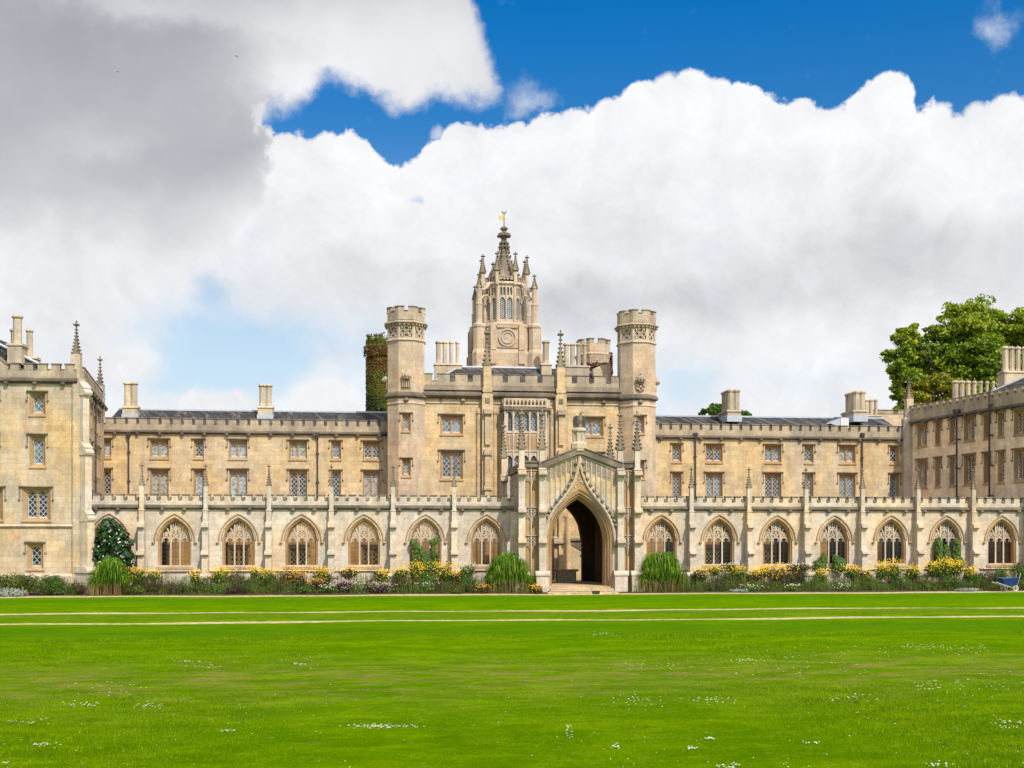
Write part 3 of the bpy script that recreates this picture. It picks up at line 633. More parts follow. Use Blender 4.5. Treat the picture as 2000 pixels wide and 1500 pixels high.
# oriel
ox0, ox1 = PX(980, YG) - A[0], PX(1073, YG) - A[0]; fx0, fx1 = PX(986, 85.6) - A[0], PX(1066, 85.6) - A[0]; oy = -1.15
orl = MB(T); zt_, zb_ = PZ(800, 85.5), PZ(932, 85.5); n = 5; pw = (fx1 - fx0) / n; hs = []
zu0, zu1, zl0, zl1 = PZ(842, 85.5), PZ(803, 85.5), PZ(930, 85.5), PZ(888, 85.5)
for i in range(n):
    xc = fx0 + (i + .5) * pw; hs += [archhole(xc, pw * .40, zu0, zu1 - .45, zu1 - .05, 8), archhole(xc, pw * .40, zl0, zl1 - .45, zl1 - .05, 8)]
orl.plate(fx0, fx1, -.2, zt_, oy, oy + .25, hs)
body = orl.build('oriel_bay', M_carve, cb)
for a, b in (((ox0, 0), (fx0, oy)), ((fx1, oy), (ox1, 0))):
    p0, p1 = T @ Vector((a[0], a[1], 0)), T @ Vector((b[0], b[1], 0)); T2, l2 = frame(p0, p1); m = MB(T2)
    m.plate(0, l2, -.2, zt_, 0, .25, [archhole(l2 / 2, l2 * .30, zu0, zu1 - .4, zu1 - .05, 6), archhole(l2 / 2, l2 * .30, zl0, zl1 - .4, zl1 - .05, 6)]); m.build('side_light', M_carve, body)
    m = MB(T2); m.face([(0, .35, -.2), (l2, .35, -.2), (l2, .35, zt_), (0, .35, zt_)]); m.build('glass', M_gl[1], body)
m = MB(T)
for i in range(n + 1): x = fx0 + i * pw; m.box(x - .06, x + .06, oy - .09, oy, zb_ - 1.5, zt_)
for i in range(n):                                               # blind panels between the lights
    for k in (0, .5): x = fx0 + (i + k) * pw; m.box(x - .035, x + .035, oy - .06, oy, PZ(880, 85.5), PZ(850, 85.5))
    for kz in (882, 846): m.box(fx0 + i * pw, fx0 + (i + 1) * pw, oy - .07, oy, PZ(kz, 85.5), PZ(kz, 85.5) + .09)
m.build('mullion', M_carve, body)
m = MB(T)
for i in range(n):
    for k in (.25, .75): x = fx0 + (i + k) * pw; m.box(x - pw * .16, x + pw * .16, oy - .012, oy - .004, PZ(878, 85.5), PZ(850, 85.5))
m.build('blind_panel', M_mould, body)
m = MB(T); m.face([(fx0, oy + .4, -.2), (fx1, oy + .4, -.2), (fx1, oy + .4, zt_), (fx0, oy + .4, zt_)]); m.build('glass', M_gl[1], body)
la = MB(T)
for i in range(n):
    a, b = fx0 + (i + .10) * pw, fx0 + (i + .90) * pw
    for z0, z1 in ((zu0, zu1), (zl0, zl1)):
        la.box(a, b, oy + .27, oy + .29, z0, z0 + .10); hh = (b - a) * .62; z = z0 - hh
        while z < z1 - .1:
            for q in ((a, b), (b, a)):
                za, zb2 = z, z + 2 * hh
                xa, xb = q
                if za < z0: xa, za = xa + (xb - xa) * (z0 - za) / (zb2 - za), z0
                if zb2 > z1 - .1: xb, zb2 = xa + (xb - xa) * (z1 - .1 - za) / (zb2 - za), z1 - .1
                if zb2 > za: la.slab([(xa - .02, za), (xa + .02, za), (xb + .02, zb2), (xb - .02, zb2)], oy + .27, oy + .285)
            z += hh
la.build('lattice', M_lat, body)
for prof, nm, mt in (([(0, PZ(801, 85.5)), (-.22, PZ(799, 85.5)), (-.22, PZ(796, 85.5)), (-.05, PZ(792, 85.5)), (0, PZ(792, 85.5))], 'oriel_cornice', M_dark),):
    m = MB(T); zz = PZ(801, 85.5)
    m.v = [tuple(T @ Vector(p)) for p in [(ox0 - .15, 0, zz), (fx0 - .12, oy - .22, zz), (fx1 + .12, oy - .22, zz), (ox1 + .15, 0, zz), (ox0 - .15, 0, zz + .3), (fx0 - .12, oy - .22, zz + .18), (fx1 + .12, oy - .22, zz + .18), (ox1 + .15, 0, zz + .3)]]
    m.f = [(3, 2, 1, 0), (4, 5, 6, 7), (0, 1, 5, 4), (1, 2, 6, 5), (2, 3, 7, 6)]; m.build(nm, mt, body)
m = MB(T); za, zb2 = PZ(794, 85.5), PZ(778, 85.5); m.plate(fx0 - .1, fx1 + .1, za, zb2, oy - .05, oy + .12, [archhole(fx0 + (i + .5) * (fx1 - fx0) / 11, .10, za + .12, za + .3, zb2 - .1, 4) for i in range(11)])
m.box(fx0 - .1, fx1 + .1, oy + .3, .02, za - .1, zb2 - .25)
m.box(ox0, fx0 - .101, -.5, .01, za, zb2); m.box(fx1 + .101, ox1, -.5, .01, za, zb2); m.build('pierced_parapet', M_carve, body)
# turrets
def crown(m, x, y, z, s):
    m.lathe(x, y, [(s * .75, z), (s * .85, z + s * .15), (s * .8, z + s * .35), (s, z + s * .7), (s * .9, z + s * 1.1), (s * .4, z + s * 1.5), (.05, z + s * 1.6)], 12)
    m.lump(x, y - s * .1, z + s * 1.85, s * .22, s * .22, s * .3, 6)
    for k in range(5): a = math.pi * (1.1 + .2 * k); m.lump(x + s * math.cos(a), y + s * math.sin(a), z + s * .55, s * .17, s * .17, s * .35, 5)
def turret(px, emblem, yc=87.0, ap=1.40):
    cx = PX(px, yc); t = bpy.data.objects.new('turret', None)
    top = PZ(597 if px < 1000 else 604, yc - ap, px); Z = lambda py: PZ(py, yc - ap, px) if px < 1000 else PZ(py + 4.5, yc - ap, px)
    a = 2 * ap * math.tan(math.pi / 8); T0 = Matrix.Translation((cx, yc, 0)); body = None
    ks = window_kind(1, .34, Z(808) - Z(843), hoodw=.12, splay=.16); zw1, zw2 = Z(843), Z(931)
    fm = MB()
    for i in range(8):
        fm.T = T0 @ Matrix.Rotation(i * math.pi / 4, 4, 'Z') @ Matrix.Translation((-a / 2, -ap, 0))
        fm.plate(0, a, -.2, Z(662), 0, .3, [whole(ks, a / 2, zw1), whole(ks, a / 2, zw2)] if i == 0 else [])
    body = fm.build('turret', M_tow, cb)
    T1 = T0 @ Matrix.Translation((0, -ap, 0))
    for zz in (zw1, zw2):
        w = put_window(ks, T1, 0, zz, cb, 1)
    m = MB()
    m.octa(cx, yc, [(ap, Z(789)), (ap + .06, Z(788)), (ap + .06, Z(786)), (ap, Z(784))], False)
    m.octa(cx, yc, [(ap, Z(666)), (ap + .1, Z(664)), (ap + .1, Z(662)), (ap - .02, Z(660))], False); m.build('string_course', M_carve, body)
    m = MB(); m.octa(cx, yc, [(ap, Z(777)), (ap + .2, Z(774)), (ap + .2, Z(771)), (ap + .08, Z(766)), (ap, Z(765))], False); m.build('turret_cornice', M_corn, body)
    # tracery band
    ai = ap - .14; m = MB(); m.octa(cx, yc, [(ai, Z(662)), (ai, Z(632))]); m.build('band_core', M_mid, body)
    m = MB()
    for i in range(8):
        m.T = T0 @ Matrix.Rotation(i * math.pi / 4, 4, 'Z') @ Matrix.Translation((-a / 2, -ap, 0)); z0, z1 = Z(660), Z(635)
        m.box(0, .13, -.01, .2, z0, z1); m.box(a - .13, a, -.01, .2, z0, z1); m.box(.13, a - .13, 0, .2, z0, z0 + .09); m.box(.13, a - .13, 0, .2, z1 - .09, z1)
        zc_ = (z0 + z1) / 2; m.foil(a / 2, zc_, .03, .42, .038)
        for sx in (-1, 1):
            for sz in (-1, 1): m.lump(a / 2 + sx * .3, .06, zc_ + sz * .32, .1, .1, .1, 5)
    m.build('quatrefoil_band', M_carve, body)
    m = MB(); m.octa(cx, yc, [(ap - .05, Z(637)), (ap + .04, Z(635)), (ap + .08, Z(632.5)), (ap + .25, Z(630)), (ap + .25, Z(628.5)), (ap + .12, Z(626)), (ap + .02, Z(625)), (ap + .02, Z(624))], False)
    for i in range(8):
        m.T = T0 @ Matrix.Rotation(i * math.pi / 4, 4, 'Z') @ Matrix.Translation((0, -ap, 0))
        for x_ in (-.48, -.16, .16, .48): m.box(x_ - .07, x_ + .07, -.17, 0, Z(634.5), Z(630.5))
    m.T = None; m.build('corbel_cornice', M_mid, body)
    m = MB(); aw = a * 1.015; c = MB(); zcr, zmt = Z(607), top
    m.octa(cx, yc, [(ap + .02, Z(626)), (ap + .02, zcr)]);
    for i in range(8):
        Tm = T0 @ Matrix.Rotation(i * math.pi / 4 + math.pi / 8, 4, 'Z')      # merlon wrapped round each corner
        for sg in (-1, 1):
            Tf = T0 @ Matrix.Rotation(i * math.pi / 4, 4, 'Z') @ Matrix.Translation((0, -ap - .02, 0)); m.T = c.T = Tf
            x0, x1 = (.17, aw / 2 + .0) if sg > 0 else (-aw / 2, -.17)
            m.box(x0, x1, 0, .3, zcr, zmt - .07); c.box(x0 - .03, x1 + .03, -.05, .35, zmt - .07, zmt)
        c.box(-.17, .17, -.05, .35, zcr, zcr + .06)
        m.T = c.T = None
    o = m.build('parapet', M_mid, body); c.build('coping', M_dark, o)
    m = MB(); zz = Z(757); yy = yc - ap - .08
    if emblem == 'portcullis':
        crown(m, cx, yy - .05, Z(741), .36)
        for k in range(5): x = cx - .3 + .15 * k; m.box(x - .035, x + .035, yy - .1, yy - .02, zz, Z(741))
        for k in range(4): z = zz + .08 + k * .15; m.box(cx - .33, cx + .33, yy - .07, yy, z, z + .06)
    else:
        crown(m, cx, yy - .05, Z(743), .36)
        m.ring(cx, Z(751), yy, .3, .09, 12); m.lump(cx, yy, Z(751), .14, .14, .14, 8)
        for k in range(5): a_ = 2 * math.pi * k / 5 + .3; m.lump(cx + .25 * math.cos(a_), yy - .05, Z(751) + .25 * math.sin(a_), .12, .1, .12, 6)
    m.build('carved_badge', M_mid, cb)
    # side badge and boss
    m = MB(); sx = -1 if px < 1000 else 1; crown(m, cx + sx * (ap + .12), yc - .2, Z(743), .3); m.box(cx + sx * (ap + .02) - .1, cx + sx * (ap + .02) + .1, yc - .4, yc, Z(757), Z(744)); m.build('carved_badge', M_mid, cb)
    m = MB(); m.lump(cx, yc - ap - .08, Z(781), .2, .2, .18, 8); m.build('carved_boss', M_crk, body)
turret(793, 'portcullis'); turret(1243, 'rose')
# roof of the centre
m = MB(); zr = PZ(719, 91); zq = zp + .6; xa, xb = PX(835, 88), PX(1203, 88); ra, rb = PX(895, 91), PX(1140, 91)
m.v = [(xa, 87, zq), (xb, 87, zq), (rb, 91, zr), (ra, 91, zr), (xa, 95, zq), (xb, 95, zq)]; m.f = [(0, 1, 2, 3), (3, 2, 5, 4), (0, 3, 4), (1, 5, 2)]
ro = m.build('roof', M_slate, cb)
m = MB(); m.tube([(ra, 91, zr), (rb, 91, zr)], .12, 6); m.tube([(ra, 91, zr), (xa, 87, zq)], .08, 6); m.tube([(rb, 91, zr), (xb, 87, zq)], .08, 6); m.build('ridge', M_lead, ro)
chimney(cb, PX(875, 91), 91, PZ(755, 91, 875), PZ(712, 91, 875), PZ(666, 91, 875), 4, .51, .23, flash=False)
chimney(cb, PX(1066, 90), 90, PZ(735, 90, 1066), PZ(712, 90, 1066), PZ(665, 90, 1066), 1, .7, .28, flash=False)
chimney(cb, PX(1124, 90), 90, PZ(745, 90, 1124), PZ(716, 90, 1124), PZ(670, 90, 1124), 4, .50, .23, flash=False)
m = MB(); x0, x1 = PX(1160, 89), PX(1186, 89); z0 = PZ(755, 89, 1170); m.slab([(x0, z0), (x1 + .2, z0), (x1 + .2, PZ(712, 89, 1186)), (x0 + .6, PZ(714, 89, 1186)), (x0 - .15, PZ(722, 89, 1160))], 88.7, 89.6); m.build('gable_end', M_pot, cb)

# what shows through the porch arch: pilaster and hooded recess low on the centre wall
TG, _ = frame((0, YG), (10, YG))
xg = PX(1089, YG); m = MB(TG); m.box(xg - .34, xg + .34, -.62, -.01, -.2, PZ(1062, YG)); m.box(xg - .3, xg + .3, -.5, -.01, PZ(1060, YG), PZ(985, YG)); o = m.build('pilaster', M_wall, cb)
m = MB(TG); bracket(m, xg, -.45, PZ(1066, YG), .8, .55, .75); m.build('bracket', M_mid, o)
xg = PX(1127, YG); m = MB(TG); m.prof([(-.2, PZ(1056, YG)), (-.2, PZ(1053, YG)), (0, PZ(1050, YG)), (0, PZ(1056, YG))], xg - .7, xg + .7); m.slab([(xg - .6, PZ(1056, YG)), (xg - .6, PZ(1062, YG)), (xg + .5, PZ(1078, YG)), (xg + .6, PZ(1056, YG))], -.06, -.004); m.build('weathered_hood', M_dark, cb)
# ---------------------------------------------------------------- cloister screens
NB0 = PX(279, YC); BAY = (PX(1348, YC) - PX(279, YC)) / 9
zcl = dict(str=PZ(1117, YC, 500), sill=PZ(1104, YC, 500), spr=PZ(1056, YC, 500), apex=PZ(1012, YC, 500), co0=PZ(995, YC, 500), co1=PZ(987, YC, 500), cr=PZ(977, YC, 500), tp=PZ(965.5, YC, 500))
HW = 1.04
def cl_window_meshes():
    s, sp, ap_ = zcl['sill'], zcl['spr'], zcl['apex']; f = MB()
    hwi = HW - .17; pin = gpoly(0, hwi, s, sp, ap_ - .2)
    o1 = gpoly(0, HW, s, sp, ap_); o2 = gpoly(0, HW - .05, s, sp, ap_ - .06); o3 = gpoly(0, HW - .10, s, sp, ap_ - .11); 
    loft(f, o1, 0, o2, .10); loft(f, o2, .10, o3, .10); loft(f, o3, .10, pin, .34); loft(f, pin, .34, pin, .5)
    f.prof([(-.06, s - .28), (-.06, s - .12), (.36, s + .01), (.36, s - .28)], -HW - .12, HW + .12)
    f.tube([(x, .0, z) for x, z in gpoly(0, HW + .05, sp, sp, ap_ + .06)[1:-1]], .045, 6)
    frame_ = f
    t = MB(); g = gothic(0, hwi, sp, ap_ - .2); y0, y1 = .34, .46; lw = 2 * hwi / 3; bw = .05
    def bar(p, q, w=.035): 
        (xa, za), (xb, zb) = p, q; dx_, dz_ = xb - xa, zb - za; l = math.hypot(dx_, dz_) or 1; nx, nz = -dz_ / l * w, dx_ / l * w
        t.slab([(xa - nx, za - nz), (xb - nx, zb - nz), (xb + nx, zb + nz), (xa + nx, za + nz)], y0, y1)
    for sx in (-1, 1): t.box(sx * lw / 2 - bw, sx * lw / 2 + bw, y0 - .03, y1 + .02, s, g(lw / 2))
    hz = sp - .12
    for c in (-lw, 0, lw):
        pts = [(c - lw * .48 + lw * .96 * i / 8, gothic(c, lw * .48, hz, hz + .34, .5)(c - lw * .48 + lw * .96 * i / 8)) for i in range(9)]
        for a, b in zip(pts, pts[1:]): bar(a, b)
        for sg in (-1, 1): t.lump(c + sg * lw * .25, y0 + .05, hz + .08, .05, .05, .05, 5)
        t.slab([(pts[i][0], pts[i][1]) for i in range(5)] + [(c - lw * .48, pts[4][1])], y0 + .03, y1); t.slab([(c + lw * .48, pts[4][1])] + [(pts[i][0], pts[i][1]) for i in range(4, 9)], y0 + .03, y1)
    z2 = hz + .36
    for sx in (-1, 1): bar((0, z2 + .02), (sx * lw * .5, z2 + .26)); bar((0, z2 + .26), (sx * lw * .25, z2 + .03)); bar((sx * lw * .02, z2 + .62), (sx * lw * .46, z2 + .28)); bar((sx * lw * .1, z2 + .44), (sx * lw * .5, z2 + .60))
    bar((0, z2 + .25), (0, g(0)), .035); t.ring(-lw * .24, z2 + .40, y0 + .05, .12, .03, 10); t.ring(lw * .24, z2 + .40, y0 + .05, .12, .03, 10)
    bar((-lw * .5, z2 + .64), (lw * .5, z2 + .64), .03); 
    for sx in (-1, 1):
        bar((sx * lw * .25, z2 + .62), (sx * lw * .25, g(lw * .25)), .025)
        bar((sx * lw * .55, z2 - .05), (sx * lw * .72, z2 + .3), .045); bar((sx * lw * .72, z2 + .3), (sx * lw * .95, g(lw * .95) - .02), .045)
        t.foil(sx * lw * 1.0, hz + .50, y0 + .05, .19, .032)
        bar((sx * lw * 1.35, hz + .3), (sx * lw * .9, z2 + .32), .03)
    gb = MB()
    for c in (-lw, 0, lw):
        gb.box(c - .010, c + .010, .40, .42, s, hz + .3)
        z = s + .28
        while z < hz + .15: gb.box(c - lw / 2 + bw, c + lw / 2 - bw, .40, .42, z, z + .018); z += .285
    gl = MB(); q = gpoly(0, hwi, s, sp, ap_ - .2); gl.face([(x, .41 + .003, z) for x, z in q])
    hd = MB(); hp = gpoly(0, HW + .22, sp - .1, sp - .02, ap_ + .27); hd.tube([(x, -.04, z) for x, z in hp], .048, 6)
    for sg in (-1, 1): hd.lump(sg * (HW + .28), -.08, sp - .14, .11, .10, .08, 7)
    def mk(mb, nm, mt): me = bpy.data.meshes.new(nm); me.from_pydata(mb.v, [], mb.f); me.materials.append(mt); me.update(); return me
    return mk(frame_, 'window', M_mould), mk(t, 'tracery', M_carve), mk(gb, 'glazing_bars', M_grid), mk(gl, 'glass', M_clear), mk(hd, 'hood_mould', M_mould)
CW = cl_window_meshes()
def buttress_mesh():
    m = MB(); m.box(-.38, .38, -.95, 0, -.2, 1.0); m.prof([(-1.02, .98), (-1.02, 1.1), (-.75, 1.25), (0, 1.25), (0, .98)], -.44, .44)
    z1, z2, z3 = PZ(1085, YC), PZ(1033, YC), PZ(999, YC)
    m.box(-.19, .19, -.72, 0, 1.2, z1); m.box(-.19, .19, -.58, 0, z1, z2); m.box(-.155, .155, -.46, 0, z2, z3); m.box(-.19, .19, -.50, 0, z3, z3 + .07)
    bracket(m, 0, -.42, z1 - .02, .46, .52, .42); bracket(m, 0, -.32, z2 - .04, .42, .50, .5)
    m.box(-.13, .13, -.42, -.14, z3, PZ(950, YC)); me = bpy.data.meshes.new('buttress'); me.from_pydata(m.v, [], m.f); me.materials.append(M_clo); me.update(); return me
BM = buttress_mesh(); PM = pinnacle_mesh(PZ(909, YC) - PZ(951, YC), .32, 6)
def cloister(label, xa, xb, centers, butts):
    A, B = (xa, YC), (xb, YC); T, L = frame(A, B); r = thing('cloister_screen', label, 'building', ((xa + xb) / 2, YC, 0))
    m = MB(T); hs = [archhole(x - xa, HW, zcl['sill'], zcl['spr'], zcl['apex']) for x in centers]
    m.plate(0, L, -.2, zcl['co1'], 0, .55, hs); m.build('wall', M_clo, r)
    m = MB(T); m.prof([(-.08, zcl['str']), (-.14, zcl['str'] + .06), (0, zcl['str'] + .14), (.02, zcl['str'])], 0, L); m.prof([(-.1, -.2), (-.1, .55), (0, .62), (.02, -.2)], 0, L); m.build('string_course', M_carve, r)
    T2, L2 = frame((xa, YB), (xb, YB)); m = MB(T2); k = .05
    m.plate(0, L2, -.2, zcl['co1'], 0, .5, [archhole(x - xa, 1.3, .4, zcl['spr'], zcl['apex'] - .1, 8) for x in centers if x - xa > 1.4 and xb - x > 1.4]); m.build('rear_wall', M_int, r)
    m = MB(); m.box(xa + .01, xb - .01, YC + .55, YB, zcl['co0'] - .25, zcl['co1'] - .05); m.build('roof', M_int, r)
    cornice(r, T, 0, L, zcl['co0'], zcl['co1'] + .03, .22, 1.37)
    edges = sorted([xa] + [b for b in butts if xa < b < xb] + [xb])
    for e0, e1 in zip(edges, edges[1:]):
        Tq = Matrix.Translation((0, 0, 0)) @ frame((e0, YC), (e1, YC))[0]; LL = e1 - e0
        # half pitch at each end so that merlons meet the buttress
        n = max(1, round(LL / (BAY / 6))); p = LL / n
        mm, cc = MB(Tq), MB(Tq); y0, th = -.06, .42; zc_, zt = zcl['cr'], zcl['tp']; gap = .27
        mm.box(0, LL, y0, y0 + th, zcl['co1'] + .02, zc_)
        for i in range(n + 1):
            a, b = max(.0, i * p - (p - gap) / 2), min(LL, i * p + (p - gap) / 2)
            mm.box(a, b, y0, y0 + th, zc_, zt - .07); ca, cb_ = max(0, a - .045), min(LL, b + .045)
            cc.prof([(y0 - .05, zt - .07), (y0 - .05, zt - .03), (y0 + th / 2, zt + .02), (y0 + th + .05, zt - .03), (y0 + th + .05, zt - .07)], ca, cb_)
            if i < n: cc.prof([(y0 - .05, zc_ + .001), (y0 - .05, zc_ + .07), (y0 + th / 2, zc_ + .20), (y0 + th + .05, zc_ + .07), (y0 + th + .05, zc_ + .001)], cb_ + .001, (i + 1) * p - (p - gap) / 2 - .046)
        o = mm.build('parapet', M_clo, r); cc.build('coping', M_dark, o)
    for x in centers:
        w = bpy.data.objects.new('window', CW[0]); col.objects.link(w); w.location = (x, YC, 0); setp(w, r)
        for nm, me in zip(('tracery', 'glazing_bars', 'glass', 'hood_mould'), CW[1:]):
            o = bpy.data.objects.new(nm, me); col.objects.link(o); o.parent = w
    for x in butts:
        b = place_mesh('buttress', BM, (x, YC, 0), r); p_ = place_mesh('pinnacle', PM, (x, YC - .28, PZ(951, YC)), None, rnd.uniform(-.05, .05)); p_.parent = b; p_.location = (0, -.28, PZ(951, YC))
    return r
BX = [NB0 + i * BAY for i in range(16)]                           # 0..5 left, 9..14(+) right
xl0 = PX(166, YC)
CLc = [PX(213, YC)] + [PX(p, YC) for p in (341, 466, 589, 711, 831, 950)]
cloister('grey stone cloister screen of seven traceried arches left of the gabled porch', xl0, PX(1004, YC), CLc, BX[:6])
CRc = [PX(p, YC) for p in (1292, 1405, 1518.5, 1630, 1741, 1849, 1957)] + [PX(1957, YC) + BAY]
cloister('grey stone cloister screen of traceried arches right of the gabled porch', PX(1252, YC), PX(1957, YC) + BAY * 1.5, CRc, BX[9:16])

# ---------------------------------------------------------------- porch
po = thing('entrance_porch', 'tall gabled grey stone porch with ogee arch and crocketed pinnacles between the two cloister screens', 'building', (PX(1131, YP), YP, 0))
Zp = lambda py: PZ(py, YP, 1131)
Xp = lambda px: PX(px, YP)
xc = Xp(1131.5); zsp, zap = Zp(1058), Zp(957); HWp = Xp(1197) - xc
YQ = 80.2
# front wall with the great arch, gable above
zsh = Zp(917); xg0, xg1 = Xp(1058), Xp(1212)
m = MB(); m.plate(xg0, xg1, -.2, zsh, YP, YP + .9, [archhole(xc, HWp, .40, zsp, zap, 14, .9)])
m.slab([(xg0, zsh), (xg1, zsh), (xc, Zp(886))], YP, YP + .9); m.build('front_wall', M_clo, po)
# arch orders
m = MB(); seq = [(HWp, 0, 0), (HWp - .10, .06, 0), (HWp - .16, .06, .16), (HWp - .24, .22, .2), (HWp - .30, .16, .2), (HWp - .38, .42, .2), (HWp - .44, .38, .2), (HWp - .52, .8, .2), (HWp - .53, .9, .2)]
pls = []
for h, y, _ in seq: pls.append((gpoly(xc, h, .40, zsp, zap - (HWp - h) * 1.12, 12, .9), YP + y - .002))
for (a, ya), (b, yb) in zip(pls, pls[1:]): loft(m, a, ya, b, yb)
m.build('arch_moulding', M_mould, po)
# ogee hood with crockets
tip = (Xp(1132), Zp(888)); og = []
og0 = gpoly(xc, HWp + .12, Zp(1052), zsp, zap + .14, 14, .9)
half = [p for p in og0 if p[0] <= xc][1:]; base = [p for p in half if p[1] < Zp(990)]
q0 = base[-1]; nx = 8
def bez(p0, p1, p2, p3, t): return tuple((1 - t) ** 3 * a + 3 * (1 - t) ** 2 * t * b + 3 * (1 - t) * t * t * c + t ** 3 * d for a, b, c, d in zip(p0, p1, p2, p3))
cv = [bez(q0, (Xp(1109), Zp(960)), (Xp(1128), Zp(946)), tip, i / nx) for i in range(1, nx + 1)]
left = base + cv; right = [(2 * xc - x, z) for x, z in left]
m = MB(); m.tube([(x, YP - .12, z) for x, z in left], .09, 6); m.tube([(x, YP - .12, z) for x, z in right], .09, 6)
hd = m.build('ogee_hood', M_carve, po); m = MB()
for L_ in (left, right):
    sg = -1 if L_ is left else 1
    for i in range(3, len(L_) - 1, 1):
        x, z = L_[i]; m.lump(x + sg * .17, YP - .18, z + .10, .14, .12, .13, 6)
    m.lump(L_[0][0] + sg * .05, YP - .15, L_[0][1] - .15, .18, .16, .25, 7)
m.lump(tip[0], YP - .15, tip[1] + .05, .16, .14, .2, 6); m.build('crocket', M_crk, hd)
m = MB(); poly = [p for p in cv] ; pts = [(x, z) for x, z in left if z > zap - .35] ; pts = pts + [(2 * xc - x, z) for x, z in pts[::-1]]
ap2 = [p for p in gpoly(xc, HWp + .05, .4, zsp, zap + .06, 14, .9) if p[1] > zap - .5][::-1]
m.slab(pts + ap2, YP - .06, YP + .002); tym = m.build('carved_spandrel', M_mould, hd); m = MB()
for i in range(26):
    t = rnd.random(); z = zap + .12 + t * (Zp(905) - zap - .1); w = .75 * (1 - t) ** 1.3; m.lump(xc + rnd.uniform(-w, w) * .8, YP - .07, z, .06, .05, .06, 5)
m.build('carved_foliage', M_carve, hd)
# blind panel ribs and quatrefoils on the gable
m = MB(); q = MB(); eye = MB(); och = MB(); arch = gothic(xc, HWp + .12, zsp, zap + .14, .9); slope = lambda x: Zp(886) - (Zp(886) - zsh) * abs(x - xc) / ((xg1 - xg0) / 2)
n = 14; pw = (xg1 - xg0 - .5) / n
def hoodz(x):
    ax = min(x, 2 * xc - x)
    for (xa, za), (xb, zb) in zip(left, left[1:]):
        if xa <= ax <= xb: return za + (zb - za) * (ax - xa) / max(1e-6, xb - xa)
    return left[0][1] if ax < left[0][0] else tip[1]
for i in range(n + 1):
    x = xg0 + .25 + i * pw; zt = slope(x) - .05; zb = hoodz(x) + .1
    if abs(x - xc) > HWp + .05: zb = 1.3
    if zt - zb > .3: m.box(x - .035, x + .035, YP - .09, YP, zb, zt)
for i in range(n):
    x = xg0 + .25 + (i + .5) * pw; z = slope(x) - .42
    for k in range(2):
        if z - .15 > hoodz(x): q.foil(x, z, YP - .05, pw * .46, .027); eye.slab([(x + pw * .40 * math.cos(t_ * math.pi / 4), z + pw * .40 * math.sin(t_ * math.pi / 4)) for t_ in range(8)], YP - .02, YP + .01); [eye.slab([(x + a_ * .10 - .05, z + b_ * .10), (x + a_ * .10, z + b_ * .10 - .065), (x + a_ * .10 + .05, z + b_ * .10), (x + a_ * .10, z + b_ * .10 + .065)], YP - .012, YP + .01) for a_, b_ in ((1, 0), (-1, 0), (0, 1), (0, -1))]; q.slab([(x - .05, z - .05), (x, z - .1), (x + .05, z - .05), (x, z)], YP - .03, YP - .01)  # eye slabs: dark stone painting the shade of pierced foils
        z -= pw * .95
    if z > hoodz(x) + .1:
        zb_ = max(hoodz(x) + .1, z - rnd.uniform(.6, 1.6)); och.slab([(x - pw * .4, zb_), (x + pw * .4, zb_), (x + pw * .4, z - .05), (x, z + .14), (x - pw * .4, z - .05)], YP - .016, YP + .01)
        for sg in (-1, 1): q.tube([(x + sg * pw * .45, YP - .04, z - .12), (x + sg * pw * .3, YP - .04, z + .08), (x, YP - .04, z + .18)], .022, 4)
m.tube([(xg0 + .2, YP - .08, slope(xg0 + .2) - .12), (xc, YP - .08, slope(xc) - .12), (xg1 - .2, YP - .08, slope(xg1 - .2) - .12)], .06, 4)
for x in (xg0 + .5, xg1 - .5):
    for pz in (1000, 1012): q.foil(x, Zp(pz), YP - .05, .19, .025)
m.build('panel_rib', M_carve, po); q.build('quatrefoil_tracery', M_carve, po); eye.build('painted_foil_shade', M_dark, po); och.build('ochre_panel', M_wall, po)
# dark coping
m = MB()
for sg in (-1, 1):
    x0_, x1_ = xc, (xg0 - .1 if sg < 0 else xg1 + .1); z0_, z1_ = Zp(874), Zp(905)
    pts = [(x0_, z0_ - .42), (x1_, z1_ - .42), (x1_, z1_), (x0_, z0_)]; m.slab(pts, YP - .28, YP + 1.1)
    pts = [(x0_, z0_ + .0), (x1_, z1_ + .0), (x1_, z1_ + .07), (x0_, z0_ + .07)]; m.slab(pts, YP - .34, YP + 1.2)
m.build('gable_coping', M_dark, po)
